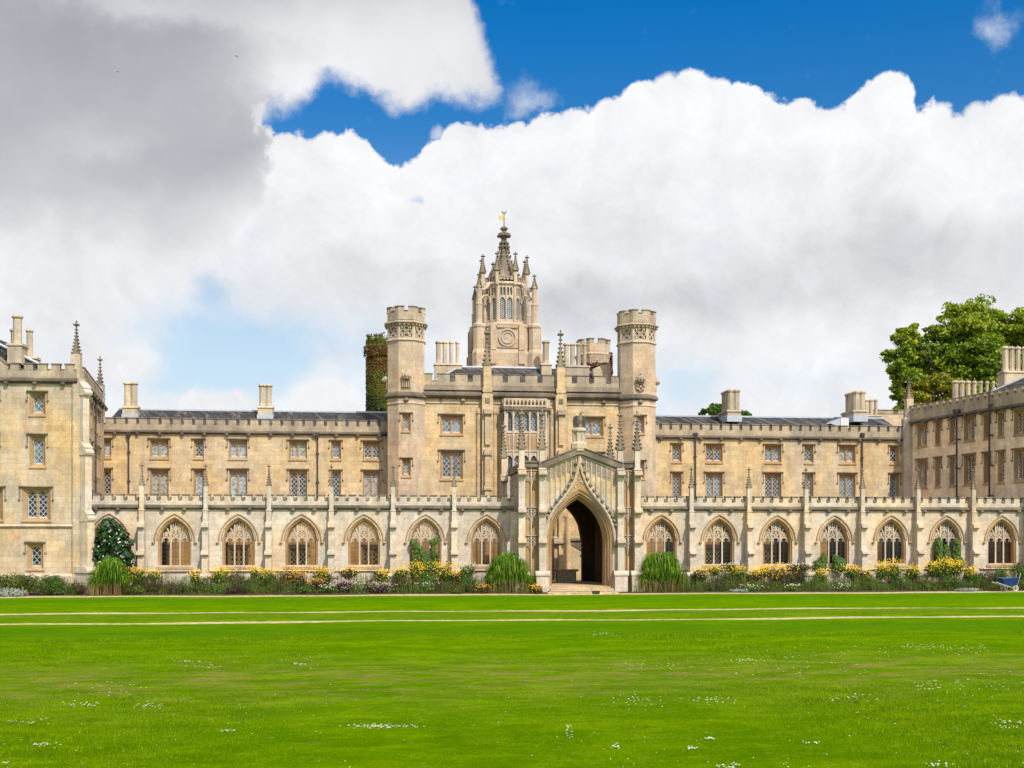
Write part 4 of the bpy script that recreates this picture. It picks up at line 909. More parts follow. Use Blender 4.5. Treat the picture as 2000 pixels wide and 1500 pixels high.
# roof and side walls
m = MB(); zr, ze = Zp(886), Zp(930); m.v = [(xg0, YP + .9, ze), (xc, YP + .9, zr), (xg1, YP + .9, ze), (xg0, YQ, ze), (xc, YQ, zr), (xg1, YQ, ze)]; m.f = [(0, 1, 4, 3), (1, 2, 5, 4)]; m.build('roof', M_lead, po)
xs0, xs1 = Xp(1018), Xp(1243)
for sg, xw in ((-1, xs0), (1, xs1)):
    m = MB(); a, b = (xw + .15, xw + .75) if sg < 0 else (xw - .75, xw - .15)
    m.box(a, b, YP + .6, YQ, -.2, Zp(918)); m.build('side_wall', M_clo, po)
    m = MB(); o = xw + .15 if sg < 0 else xw - .15; e0, e1 = (o - .22, o + .7) if sg < 0 else (o - .7, o + .22)
    m.box(e0, e1, YP + .5, YQ, Zp(918), Zp(904)); m.build('side_coping', M_dark, po)
    m = MB(); o1 = o - .05 if sg < 0 else o + .05
    for zz in (Zp(925), Zp(945)): m.box(min(o1, o), max(o1, o), YP + .6, YQ, zz - .06, zz)
    for k in range(16): yy = YP + 1.0 + k * .42; m.box(min(o1, o), max(o1, o), yy, yy + .1, Zp(945), Zp(925))
    for k in range(9): yy = YP + 1.0 + k * .8; m.box(min(o1, o), max(o1, o), yy, yy + .1, 1.2, Zp(945))
    m.build('side_panelling', M_carve, po)
    # flat side bays on the front
    x0_, x1_ = (xs0, xg0) if sg < 0 else (xg1, xs1); m = MB(); m.box(x0_, x1_, YP + .25, YP + .9, -.2, Zp(912)); m.build('side_bay', M_mould, po)
    m = MB(); m.box(x0_, x1_, YP - .02, YP + 1.0, Zp(913), Zp(904)); m.prof([(YP - .1, Zp(904)), (YP - .1, Zp(903)), (YP + .5, Zp(899)), (YP + 1.1, Zp(903)), (YP + 1.1, Zp(904))], x0_, x1_); m.build('bay_coping', M_dark, po)
    m = MB(); q = MB(); mid = (x0_ + x1_) / 2; m.box(mid - .04, mid + .04, YP + .12, YP + .25, 1.0, Zp(913))
    for (pa, pb) in ((918, 940), (990, 1012), (1045, 1070)):
        for zz in (Zp(pa),): m.box(x0_ + .2, x1_ - .2, YP + .10, YP + .25, zz - .05, zz)
        for c in (-.24, .24):
            q.foil(mid + c, Zp(pa) - .25, YP + .17, .20, .026); q.foil(mid + c * 1.0, Zp(pa) - .55, YP + .17, .15, .022)
            for s2 in (-1, 1): q.tube([(mid + c + s2 * .2, YP + .18, Zp(pb) - .1), (mid + c + s2 * .12, YP + .18, Zp(pb) + .08), (mid + c, YP + .18, Zp(pb) + .18)], .025, 4)
    o_ = m.build('bay_rib', M_carve, po); q.build('bay_tracery', M_carve, o_); eye = MB()
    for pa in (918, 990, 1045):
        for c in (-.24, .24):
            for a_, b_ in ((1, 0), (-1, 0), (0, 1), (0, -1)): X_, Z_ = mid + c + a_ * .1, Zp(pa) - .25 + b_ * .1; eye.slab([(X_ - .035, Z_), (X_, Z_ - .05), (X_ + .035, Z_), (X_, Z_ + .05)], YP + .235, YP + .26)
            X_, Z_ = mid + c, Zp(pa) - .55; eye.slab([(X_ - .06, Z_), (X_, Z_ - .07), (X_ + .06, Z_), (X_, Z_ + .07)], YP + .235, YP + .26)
    eye.build('painted_foil_shade', M_corn, o_)  # flat dark slabs, shade of the bay foils put in as colour
# buttresses and pinnacles
pin_p = pinnacle_mesh(Zp(800) - Zp(877), .50, 7)
def pbut(x, y, top=877, base=True):
    m = MB(); m.box(x - .42, x + .42, y - .45, y + .3, -.2, 1.15); m.prof([(y - .52, 1.12), (y - .52, 1.26), (y - .38, 1.42), (y, 1.42), (y, 1.12)], x - .48, x + .48)
    zz = [Zp(1062), Zp(1003), Zp(930), Zp(top)]
    m.box(x - .215, x + .215, y - .32, y + .3, 1.38, zz[0]); m.box(x - .21, x + .21, y - .27, y + .3, zz[0], zz[1]); m.box(x - .2, x + .2, y - .22, y + .3, zz[1], zz[2]); m.box(x - .175, x + .175, y - .16, y + .22, zz[2], zz[3])
    m.box(x - .26, x + .26, y - .28, y + .3, Zp(918), Zp(915)); b = m.build('buttress', M_clo, po)
    for z in zz[:3]: m = MB(); bracket(m, x, y - .18, z - .05, .52, .42, .42); m.build('bracket', M_carve, b)
    p_ = place_mesh('pinnacle', pin_p, (x, y + .02, Zp(top)), None, rnd.uniform(-.04, .04)); setp(p_, b)
for px in (1018.5, 1058.5, 1211, 1244): pbut(Xp(px), YP - .05)
for px in (984, 1192): pbut(PX(px, YQ), YQ, 877)
# splayed base at the left corner
m = MB(); x = Xp(1003); m.slab([(x - .35, -.2), (x + .35, -.2), (x + .35, Zp(1000)), (x + .02, Zp(1000)), (x - .05, Zp(1052)), (x - .33, Zp(1062))], YP + .75, YP + 2.0); m.build('corner_buttress', M_clo, po)
# inside: dark passage, back wall with second arch, stone bench
m = MB(); xi0, xi1 = xg0 + .35, xg1 - .35
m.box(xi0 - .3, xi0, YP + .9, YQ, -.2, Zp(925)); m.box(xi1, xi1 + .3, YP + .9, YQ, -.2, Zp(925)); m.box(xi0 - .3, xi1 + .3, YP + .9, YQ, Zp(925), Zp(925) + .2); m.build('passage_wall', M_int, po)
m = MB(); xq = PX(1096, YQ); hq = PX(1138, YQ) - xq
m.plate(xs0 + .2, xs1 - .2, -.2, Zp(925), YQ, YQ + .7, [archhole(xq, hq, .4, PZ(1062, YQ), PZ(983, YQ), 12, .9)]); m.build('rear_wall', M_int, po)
m = MB(); m.box(xi0, xi1, YP + .3, YQ + 3, -.1, .42); m.build('floor', M_step, po)
m = MB(); xb = PX(1087, 79); m.box(xb, xb + 1.35, 78.6, 79.2, .42, 1.18); m.box(xb - .1, xb + 1.5, 78.5, 79.3, 1.18, 1.32); m.build('stone_bench', M_mid, po)
# steps
for i in range(3):
    m = MB(); zt = .41 - i * .125; m.box(Xp(1078 - i * 4), Xp(1192 + i * 5), YP + .35 - (i + 1) * .38, YP + .6, -.1, zt - .03); m.box(Xp(1078 - i * 4) - .03, Xp(1192 + i * 5) + .03, YP + .33 - (i + 1) * .38, YP + .6, zt - .03, zt); m.build('step', M_step, po)
m = MB(); m.octa(xc, YP + .1, [(.18, Zp(892)), (.42, Zp(886)), (.30, Zp(884)), (.46, Zp(881)), (.47, Zp(878)), (.50, Zp(876)), (.50, Zp(867)), (.42, Zp(864)), (.36, Zp(862)), (.34, Zp(846)), (.46, Zp(842)), (.46, Zp(839)), (.36, Zp(836))])
for k in range(8): a = math.pi / 8 + k * math.pi / 4; m.tube([(xc + .39 * math.cos(a), YP + .1 + .39 * math.sin(a), Zp(862)), (xc + .39 * math.cos(a), YP + .1 + .39 * math.sin(a), Zp(845))], .05, 5)
m.build('pedestal', M_carve, po)
# eagle
def eagle(x, y, z, s):
    m = MB(); N = 12
    spine = [(-.20, .02, .10, .05, .04), (-.14, .0, .22, .14, .12), (-.05, .0, .42, .21, .20), (.02, .0, .66, .25, .23), (.05, .0, .86, .22, .2), (.06, 0, 1.02, .14, .14), (.08, 0, 1.14, .11, .11), (.12, 0, 1.25, .125, .115), (.17, 0, 1.33, .10, .10), (.20, 0, 1.38, .04, .04)]
    b = m.vs([(x + s * (cx + rx * math.cos(2 * math.pi * i / N)), y + s * (ry * math.sin(2 * math.pi * i / N)), z + s * (cz + (.06 * math.cos(2 * math.pi * i / N) if j > 6 else 0))) for j, (cx, cy, cz, rx, ry) in enumerate(spine) for i in range(N)])
    for j in range(len(spine) - 1):
        for i in range(N): a, c = b + j * N + i, b + j * N + (i + 1) % N; m.f.append((a, c, c + N, a + N))
    m.f.append(tuple(b + i for i in range(N))[::-1]); m.f.append(tuple(b + (len(spine) - 1) * N + i for i in range(N)))
    m.tube([(x + s * .24, y, z + s * 1.26), (x + s * .36, y, z + s * 1.24), (x + s * .40, y, z + s * 1.15)], s * .05, 6, s * .012)
    for sg in (-1, 1): m.tube([(x + s * (.04 + sg * .09), y - s * .06, z + s * .42), (x + s * (.06 + sg * .11), y - s * .1, z + s * .15), (x + s * (.07 + sg * .12), y - s * .12, z - s * .02)], s * .07, 6, s * .04)
    body = m.build('body', M_crk, None, True)
    e = thing('eagle_statue', 'stone eagle with folded wings on the pedestal at the porch gable top', 'statue', (x, y, z)); setp(body, e)
    for sg in (-1, 1):
        m = MB(); pts = [(sg * .22, .92), (sg * .34, 1.0), (sg * .50, .90), (sg * .56, .6), (sg * .52, .2), (sg * .40, -.12), (sg * .30, .05), (sg * .24, .45), (sg * .17, .75)]
        m.slab([(x + s * a, z + s * c) for a, c in (pts if sg > 0 else pts[::-1])], y - s * .06, y + s * .09)
        for k in range(4): m.tube([(x + s * sg * (.27 + k * .05), y - s * .07, z + s * (.98 - k * .04)), (x + s * sg * (.26 + k * .045), y - s * .07, z + s * (.12 + .08 * k))], s * .022, 4)
        m.tube([(x + s * .1 * sg, y + s * .05, z + s * .9), (x + s * .30 * sg, y, z + s * .98)], s * .09, 6)
        m.build('wing', M_corn, e)
    m = MB(); m.slab([(x - s * .24, z + s * .2), (x - s * .1, z + s * .22), (x - s * .16, z - s * .18), (x - s * .26, z - s * .2)], y, y + s * .08); m.build('tail', M_crk, e)
    m = MB(); m.lathe(x, y, [(s * .33, z - s * .05), (s * .30, z + s * .05), (s * .15, z + s * .12)], 8); m.build('rock_base', M_crk, e)
eagle(xc + .02, YP + .1, Zp(835.5), (Zp(803) - Zp(835.5)) / 1.38)
# ---------------------------------------------------------------- left projecting wing
YL = 72.9
lw_ = thing('projecting_wing', 'pale stone projecting wing at the left edge with battlements and a tall corner pinnacle', 'building', (PX(60, YL), YL, 0))
ZL_ = lambda py, px=90: PZ(py, YL, px)
A, B = (PX(-70, YL), YL), (PX(152, YL), YL); T, L = frame(A, B)
kA = window_kind(1, .56, ZL_(767) - ZL_(811), splay=.2); kB = window_kind(1, .56, ZL_(850) - ZL_(912), splay=.2)
kC = window_kind(2, .52, ZL_(953) - ZL_(1017), splay=.28); kD = window_kind(1, .56, ZL_(1061) - ZL_(1112), splay=.2)
W = []
for px in (73, -20):
    x = PX(px, YL) - A[0]; W += [(kA, x, ZL_(811), 1), (kB, x, ZL_(912), 1), (kC, PX(px - 2, YL) - A[0], ZL_(1017), 0), (kD, PX(px - 4, YL) - A[0], ZL_(1112), 0)]
range_wall(lw_, A, B, ZL_(745), W, M_wing)
cornice(lw_, T, 0, L, ZL_(749), ZL_(738), .28, 1.8)
x1 = PX(16, YL) - A[0]
battlement(lw_, T, L - .1, ZL_(739), ZL_(722), ZL_(709.5), .87, .29, x0=x1)
m = MB(T); m.slab([(0, ZL_(739)), (x1, ZL_(739)), (x1, ZL_(713)), (0, ZL_(648))], -.06, .4); m.build('gable', M_mid, lw_)
m = MB(T); m.slab([(0, ZL_(652)), (x1, ZL_(715)), (x1, ZL_(711)), (0, ZL_(646))], -.12, .5); m.build('gable_coping', M_dark, lw_)
m = MB(T); z = ZL_(1030); m.prof([(-.10, z), (-.16, z + .08), (-.02, z + .2), (.02, z)], 0, L); z = ZL_(1125); m.prof([(-.14, -.2), (-.14, z), (0, z + .15), (.02, -.2)], 0, L); m.build('string_course', M_carve, lw_)
# side wall running back to the range
SA, SB = (PX(162, 74.0), 74.0), (PX(203.5, YM), YM); T, LS = frame(SA, SB)
k1, k2 = window_kind(1, .5, 1.6), window_kind(1, .5, 2.1); W = []
for px in (166.5, 172, 178.5, 184.5, 189.5, 194):
    s = onwall(px, SA, SB)
    if .8 < s < LS - .6: W += [(k1, s, 11.0, 0), (k2, s, 7.9, 0), (k2, s, 4.6, 0)]
range_wall(lw_, SA, SB, ZL_(745), W, M_wing)
cornice(lw_, T, 0, LS, ZL_(749), ZL_(738), .28, 1.8); battlement(lw_, T, LS, ZL_(739), ZL_(722), ZL_(709.5), .87, .29)
drainpipe(lw_, T, onwall(183, SA, SB), 4, 12.9)
# corner: octagonal pier, diagonal buttress with set-offs, pinnacles
cx, cy = PX(153, 73.2), 73.25; m = MB(); m.octa(cx, cy, [(.5, -.2), (.5, ZL_(748)), (.42, ZL_(742)), (.42, ZL_(738))]); m.build('corner_pier', M_wing, lw_)
Td = Matrix.Translation((cx, cy, 0)) @ Matrix.Rotation(math.radians(50), 4, 'Z'); m = MB(Td)
zz = [1.55, ZL_(1015), ZL_(885), ZL_(768)]; m.box(-.26, .26, -1.25, 0, zz[0], zz[1]); m.box(-.24, .24, -1.0, 0, zz[1], zz[2]); m.box(-.22, .22, -.78, 0, zz[2], zz[3])
m.box(-.42, .42, -1.5, 0, -.2, 1.4); m.prof([(-1.6, 1.38), (-1.6, 1.5), (-1.3, 1.75), (0, 1.75), (0, 1.38)], -.5, .5)
b = m.build('diagonal_buttress', M_clo, lw_)
for z, d in zip(zz[1:], (.95, .75, .6)): g = MB(Td); g.prof([(-d - .35, z - .12), (-d - .42, z), (-d - .42, z + .12), (-d - .25, z + .25), (-d - .3, z + .35), (-d + .15, z + .75), (-.1, z + .75), (-.1, z - .12)], -.29, .29); g.build('set_off', M_clo, b)
pin_w = pinnacle_mesh(ZL_(622) - ZL_(690), .46, 7)
m = MB(); m.box(cx - .28 - .13, cx + .28 - .13, cy - .28, cy + .28, ZL_(742), ZL_(690)); st = m.build('pinnacle_shaft', M_carve, lw_); place_mesh('pinnacle', pin_w, (cx - .13, cy, ZL_(690)), lw_)
px_, py_ = PX(195.5, 86.5), 86.5; m = MB(); m.box(px_ - .28, px_ + .28, py_ - .28, py_ + .28, PZ(830, 86.5), PZ(765, 86.5)); m.build('pinnacle_shaft', M_carve, lw_)
place_mesh('pinnacle', pinnacle_mesh(PZ(708, 86.5) - PZ(766, 86.5), .46, 6), (px_, py_, PZ(766, 86.5)), lw_)
# roof and chimneys
m = MB(); xr, xe = PX(-110, 75), PX(104, 75); zr, ze = PZ(622, 75, 0), PZ(726, 75, 90); bk = PX(203.5, YM) - 1.5
m.v = [(xr, 75, zr), (xe, 75, ze), (bk, 87.3, ze), (xr + 1.2, 87.3, zr), (xr - 9, 75, ze), (xr - 9, 87.3, ze)]; m.f = [(0, 1, 2, 3), (0, 3, 5, 4), (0, 4, 1)]; ro = m.build('roof', M_slate, lw_)
m = MB(); m.tube([(xr, 74.97, zr + .05), (xe, 74.97, ze + .05)], .1, 6); m.build('lead_verge', M_lead, ro)
chimney(lw_, PX(31, 74.6), 74.9, PZ(712, 74.6, 31), PZ(673, 74.6, 31), PZ(613, 74.6, 31), 1, .75, .28, depth=1.2, flash=False)
chimney(lw_, PX(43, 80), 80, PZ(712, 80, 42), PZ(699, 80, 42), PZ(642, 80, 42), 2, 1.0, .24, flash=False)

# ---------------------------------------------------------------- right wing side wall
rw = thing('side_wing', 'long ochre stone wing receding along the right edge, its flank crossed by two drainpipes', 'building', (PX(1770, YM), 84, 0))
A = (PX(1772, YM), YM); B_ = (PX(2000, 75.0), 75.0); d = Vector((B_[0] - A[0], B_[1] - A[1])); B = (A[0] + d.x * 1.35, A[1] + d.y * 1.35); T, L = frame(A, B)
k1, k2, k1l, k2l = window_kind(1, .42, 1.75), window_kind(2, .42, 1.75), window_kind(1, .42, 2.25), window_kind(2, .42, 2.25); W = []
for px, n in ((1801, 2), (1832, 1), (1860, 1), (1893, 2), (1927, 1), (1955, 1), (1992, 2)):
    s = onwall(px, A, B); W += [((k1, k2)[n - 1], s, 10.85, None), ((k1l, k2l)[n - 1], s, 7.55, None)]
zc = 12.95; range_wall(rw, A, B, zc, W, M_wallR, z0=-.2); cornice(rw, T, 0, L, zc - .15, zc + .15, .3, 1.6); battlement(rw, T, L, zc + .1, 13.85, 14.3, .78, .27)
for px, top in ((1875, 12.9), (1939, 14.3)): drainpipe(rw, T, onwall(px, A, B), 1, top, hopper=px < 1900, y=-.3, r=.075)
m = MB(); m.octa(A[0] + .1, A[1] - .1, [(.55, -.2), (.55, 13.2), (.4, 13.4), (.4, 14.0)]); m.build('corner_pier', M_carve, rw)
m = MB(); m.box(A[0] - .2, A[0] + .35, A[1] - .4, A[1] + .15, 14.0, PZ(780, 88, 1777)); m.build('pinnacle_shaft', M_carve, rw)
place_mesh('pinnacle', pinnacle_mesh(PZ(736, 88, 1777) - PZ(780, 88, 1777), .5, 6), (A[0] + .08, A[1] - .12, PZ(780, 88, 1777)), rw)
n = Vector((T[0][1], T[1][1])); s0 = onwall(1889, A, B); e = Vector((T[0][0], T[1][0])); O = Vector(A)
q0, q1 = O + e * s0 + n * .4, O + e * L + n * .4; r0, r1 = O + e * (s0 + 5) + n * 5.0, O + e * L + n * 5.0
m = MB(); m.v = [(q0.x, q0.y, 13.9), (q1.x, q1.y, 13.9), (r1.x, r1.y, 16.6), (r0.x, r0.y, 16.6)]; m.f = [(0, 1, 2, 3)]; ro = m.build('roof', M_slate, rw)
m = MB(); m.tube([(q0.x, q0.y, 13.95), (r0.x, r0.y, 16.65), (r1.x, r1.y, 16.65)], .1, 6); m.build('ridge', M_lead, ro)
chimney(rw, PX(1903, 86), 86, 12.5, PZ(782, 86, 1903), PZ(744, 86, 1903), 7, .535, .245, flash=False)
chimney(rw, PX(1988, 80), 80, PZ(760, 80, 1988), PZ(727, 80, 1988), PZ(677, 80, 1988), 5, .50, .24, flash=False)

# ---------------------------------------------------------------- things seen beyond the roofs
fb = thing('distant_building', 'sliver of battlemented stone roofline with a three-pot chimney beyond the right range', 'building', (PX(1730, 100), 100, 0))
Tf, Lf = frame((PX(1698, 100), 100), (PX(1800, 100), 100)); m = MB(Tf); m.box(0, Lf, 0, 1, 0, PZ(808, 100, 1740)); m.build('wall', M_tow, fb)
battlement(fb, Tf, Lf, PZ(808, 100, 1740), PZ(807, 100, 1740), PZ(800, 100, 1740), 2.2, .5)
chimney(fb, PX(1701, 99), 99, PZ(825, 99, 1700), PZ(812, 99, 1700), PZ(779, 99, 1700), 3, .46, .22, flash=False)

def leaf(m, c, n, s, r, asp=.6):
    n = n.normalized(); u = n.orthogonal().normalized(); a = rnd.random() * 6.28; v = n.cross(u); u, v = u * math.cos(a) + v * math.sin(a), v * math.cos(a) - u * math.sin(a)
    c = Vector(c); m.v += [tuple(c - u * s), tuple(c - v * s * asp), tuple(c + u * s), tuple(c + v * s * asp)]
    k = len(m.v) - 4; m.f.append((k, k + 1, k + 2, k + 3)); m.r.append(min(1, max(0, r)))
def rvec():
    while True:
        v = Vector((rnd.uniform(-1, 1), rnd.uniform(-1, 1), rnd.uniform(-1, 1)))
        if .1 < v.length < 1: return v.normalized()
def far_turret(name, label, px, yc, ap, top, base=0):
    cx = PX(px, yc); Z = lambda py: PZ(py, yc - ap, px); a = 2 * ap * math.tan(math.pi / 8); t = thing(name, label, 'tower', (cx, yc, 0))
    m = MB(); m.octa(cx, yc, [(ap, base), (ap, Z(top + 45)), (ap + .15, Z(top + 33)), (ap + .2, Z(top + 31)), (ap, Z(top + 28)), (ap, Z(top + 10))]); m.build('wall', M_tow, t)
    m = MB(); c = MB()
    for i in range(8):
        m.T = c.T = Matrix.Translation((cx, yc, 0)) @ Matrix.Rotation(i * math.pi / 4, 4, 'Z') @ Matrix.Translation((0, -ap, 0))
        for x0, x1 in ((.2, a / 2), (-a / 2, -.2)): m.box(x0, x1, 0, .3, Z(top + 10), Z(top + 2)); c.box(x0 - .03, x1 + .03, -.05, .35, Z(top + 2), Z(top))
    m.T = None; m.build('merlon', M_mid, t); c.T = None; c.build('coping', M_dark, t)
    q = MB()
    for i in range(8):
        q.T = Matrix.Translation((cx, yc, 0)) @ Matrix.Rotation(i * math.pi / 4, 4, 'Z') @ Matrix.Translation((0, -ap, 0)); zc = Z(top + 44)
        q.foil(0, zc, -.03, .42, .05); q.box(-a / 2, -a / 2 + .1, -.04, .1, zc - .5, zc + .5)
    q.T = None; q.build('quatrefoil_band', M_carve, t); return cx, yc
def creeper(label, mat, pts, group=None, name='wall_creeper'):
    m = MB()
    for (c, n, s, r) in pts: leaf(m, c, n, s, r)
    o = m.build(name, mat); tag(o, label, 'climber', group); return o
cx, yc = far_turret('ivy_tower', 'slim octagonal tower smothered in creeper just left of the left turret', 752, 96, 1.42, 653); pts = []
for i in range(22000):
    z = rnd.uniform(8, PZ(655, 94.6)); a = rnd.uniform(-math.pi, 0.05); zt = (PZ(654, 94.6) - z); r_ = 1.53 + rnd.uniform(-.02, .09) + (.18 if 1.0 < zt < 1.9 else 0)
    if z > PZ(664, 94.6) and (rnd.random() < .6 or abs((a + math.pi / 2) % (math.pi / 4) - math.pi / 8 * 0) < .16): continue
    nv = Vector((math.cos(a), math.sin(a), rnd.uniform(-.1, .9))); f = .9 if 1.1 < zt < 3.2 else (.45 if zt < 1.1 else .3 + .35 * math.sin(z * 1.1 + a * 2))
    pts.append(((cx + r_ * math.cos(a), yc + r_ * math.sin(a), z), nv + rvec() * .7, rnd.uniform(.06, .11), f + rnd.uniform(-.25, .25)))
creeper('green and reddening creeper covering the slim tower left of the left turret', L_ivy, pts)
cx, yc = far_turret('distant_turret', 'battlemented octagonal turret with red creeper behind the chimneys right of the lantern', 1159, 97, 1.38, 660); pts = []
for i in range(6500):
    z = rnd.uniform(PZ(760, 96), PZ(684, 96)); a = rnd.uniform(-math.pi, .2); zt = PZ(684, 96) - z
    if zt < 1.0 and (a < -.6 or rnd.random() < .3): continue
    if z > PZ(716, 96) and a < -1.2 and rnd.random() < .6: continue
    r_ = 1.38 + rnd.uniform(.0, .28); pts.append(((cx + r_ * math.cos(a), yc + r_ * math.sin(a), z), Vector((math.cos(a), math.sin(a), .3)) + rvec(), rnd.uniform(.08, .15), rnd.random()))
creeper('dark red creeper on the turret behind the chimneys right of the lantern', L_red, pts)

# ---------------------------------------------------------------- lantern tower
YT = 94.0
lt = thing('lantern_tower', 'ornate octagonal stone lantern tower with crocketed spire and gilded vane rising behind the centre', 'tower', (PX(984.5, YT), YT, 0))
tx = PX(984.5, YT); Z = lambda py: PZ(py, YT - (2.6 if py > 629 else 1.7 if py > 535 else .9 if py > 500 else 0), 985); S8 = 2 * math.tan(math.pi / 8)
m = MB(); m.octa(tx, YT, [(2.95, 8), (2.95, Z(690)), (2.80, Z(684)), (2.80, Z(640)), (2.86, Z(637)), (2.86, Z(633)), (2.5, Z(630)), (1.7, Z(629))]); base = m.build('base', M_tow, lt)
m = MB(); a = 2.8 * S8
for i in (0, 2, 4, 6):
    m = MB(); m.T = Matrix.Translation((tx, YT, 0)) @ Matrix.Rotation(i * math.pi / 4, 4, 'Z') @ Matrix.Translation((0, -2.8, 0)); zc = Z(660); R_ = .68
    for s_ in (-1, 1): m.box(s_ * a / 2 - .22, s_ * a / 2 + .22, -.16, .1, Z(684), Z(634)); m.box(s_ * a / 2 - .26, s_ * a / 2 + .26, -.26, .1, Z(712), Z(686))
    m.ring(0, zc, -.04, R_, .10, 28); m.ring(0, zc, -.02, R_ * .66, .07, 24); m.box(-.85, .85, -.14, 0, Z(641), Z(637)); m.box(-.85, .85, -.10, 0, Z(635), Z(633))
    for k in range(9): m.box(-.8 + k * .19, -.72 + k * .19, -.1, 0, Z(637), Z(635))
    m.box(-.85, .85, -.07, 0, Z(680), Z(678)); m.lump(0, -.02, zc, .05, .05, .05); m.build('round_panel', M_tow, base)
for sx in (-1, 1):
    for sy in (-1, 1):
        m = MB(); x, y = tx + sx * 2.28, YT + sy * 2.28
        m.octa(x, y, [(.58, 8), (.58, Z(690)), (.46, Z(682)), (.46, Z(641)), (.52, Z(638)), (.52, Z(634)), (.26, Z(630)), (.26, Z(600)), (.30, Z(598)), (.21, Z(595)), (.21, Z(562))]); m.build('corner_pier', M_tow, lt)
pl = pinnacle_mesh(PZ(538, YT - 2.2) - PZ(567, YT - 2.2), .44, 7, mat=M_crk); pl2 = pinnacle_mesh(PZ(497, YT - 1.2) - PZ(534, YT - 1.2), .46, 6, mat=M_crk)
for sx in (-1, 1):
    for sy in (-1, 1): place_mesh('pinnacle', pl, (tx + sx * 2.28, YT + sy * 2.28, Z(566)), lt)
for sx in (-1, 1):
    for sy in (-1, 1):
        m = MB(); p = [(tx + sx * r_, YT + sy * r_, Z(py)) for r_, py in ((2.2, 567), (1.95, 568), (1.7, 564), (1.5, 558), (1.32, 551))]; m.tube(p, .13, 5)
        p = [(tx + sx * r_, YT + sy * r_, Z(py)) for r_, py in ((2.2, 590), (1.9, 580), (1.6, 577), (1.35, 580), (1.3, 590))]; m.tube(p, .09, 5)
        for r_, py in ((2.0, 567), (1.78, 565), (1.58, 560)): m.lump(tx + sx * r_, YT + sy * r_, Z(py - 4), .11, .11, .11, 5)
        m.build('flying_buttress', M_carve, lt)
ap = 1.72; a = ap * S8; m = MB(); gl = MB(); la = MB(); rib = MB()
for i in range(8):
    Tt = Matrix.Translation((tx, YT, 0)) @ Matrix.Rotation(i * math.pi / 4, 4, 'Z') @ Matrix.Translation((0, -ap, 0)); m.T = gl.T = la.T = rib.T = Tt
    w = .25; cs = (-.30, .30); hs = []
    for c in cs: hs += [archhole(c, .22, Z(623), Z(588), Z(580), 6)]
    for c in (-.41, -.16, .16, .41): hs += [archhole(c, .085, Z(576), Z(563), Z(560), 4)]
    m.plate(-a / 2 + .02, a / 2 - .02, Z(631), Z(556), 0, .22, hs); gl.face([(-a / 2 + .1, .2, Z(625)), (a / 2 - .1, .2, Z(625)), (a / 2 - .1, .2, Z(558)), (-a / 2 + .1, .2, Z(558))])
    rib.octa(a / 2, .05, [(.13, Z(631)), (.13, Z(541))]); rib.box(-.03, .03, -.07, 0, Z(625), Z(558))
    for k in range(14):
        z = Z(622) + k * .16
        if z < Z(586): 
            for c in cs: la.slab([(c - .22, z), (c + .22, z + .22), (c + .22, z + .245), (c - .22, z + .025)], .13, .15); la.slab([(c - .22, z + .22), (c - .22, z + .245), (c + .22, z + .025), (c + .22, z)], .13, .15)
m.T = gl.T = la.T = rib.T = None
ls = m.build('lantern_stage', M_tow, lt); gl.build('glass', M_gl[1], ls); la.build('lattice', M_lat, ls); rib.build('corner_shaft', M_tow, ls)
m = MB(); m.octa(tx, YT, [(ap, Z(556)), (ap + .16, Z(554)), (ap + .16, Z(551)), (ap + .03, Z(549)), (ap + .03, Z(546))]); m.build('cornice', M_carve, ls)
m = MB()
for i in range(8):
    m.T = Matrix.Translation((tx, YT, 0)) @ Matrix.Rotation(i * math.pi / 4, 4, 'Z') @ Matrix.Translation((0, -ap - .03, 0)); a2 = (ap + .03) * S8
    m.box(-a2 / 2, a2 / 2, 0, .2, Z(549), Z(546))
    for x0, x1 in ((-a2 / 2, -.36), (-.22, -.08), (.08, .22), (.36, a2 / 2)): m.box(x0, x1, 0, .2, Z(546), Z(540.5))
    m.box(-a2 / 2, a2 / 2, -.03, .22, Z(540.5), Z(539))
m.T = None; m.build('parapet', M_mid, ls)
for i in range(8):
    a_ = i * math.pi / 4 + math.pi / 8; r_ = (ap + .12) / math.cos(math.pi / 8); x, y = tx + r_ * math.cos(a_), YT + r_ * math.sin(a_)
    m = MB(); m.box(x - .12, x + .12, y - .12, y + .12, Z(556), Z(532)); m.build('pinnacle_shaft', M_carve, lt)
    if i < 8: place_mesh('pinnacle', pl2, (x, y, Z(533)), lt)
prof = [(1.50, Z(546)), (1.22, Z(538)), (.98, Z(529)), (.76, Z(519)), (.54, Z(508)), (.36, Z(497)), (.27, Z(487)), (.24, Z(478)), (.22, Z(470)), (.22, Z(461))]
m = MB(); m.octa(tx, YT, prof + [(.20, Z(455)), (.12, Z(448)), (.10, Z(443)), (.02, Z(439))])
for zt, r_ in ((Z(484), .42), (Z(475), .34), (Z(462), .55), (Z(459), .52), (Z(448), .26)): m.octa(tx, YT, [(.16, zt - .16), (r_, zt), (r_ * .95, zt + .1), (.16, zt + .15)])
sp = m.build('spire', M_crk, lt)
m = MB()
for i in range(8):
    a_ = i * math.pi / 4 + math.pi / 8
    for j in range(10):
        t = .3 + j * .62; k = min(int(t), len(prof) - 2); f = t - k; r_ = (prof[k][0] * (1 - f) + prof[k + 1][0] * f) / math.cos(math.pi / 8) + .10; z = prof[k][1] * (1 - f) + prof[k + 1][1] * f + .06
        if k < 7: m.lump(tx + r_ * math.cos(a_), YT + r_ * math.sin(a_), z, .13 - .006 * j, .13 - .006 * j, .13, 5)
    for z, r_ in ((Z(461), .5), (Z(476), .33), (Z(483), .40), (Z(447), .22)): m.lump(tx + r_ * math.cos(a_), YT + r_ * math.sin(a_), z, .12, .12, .13, 5)
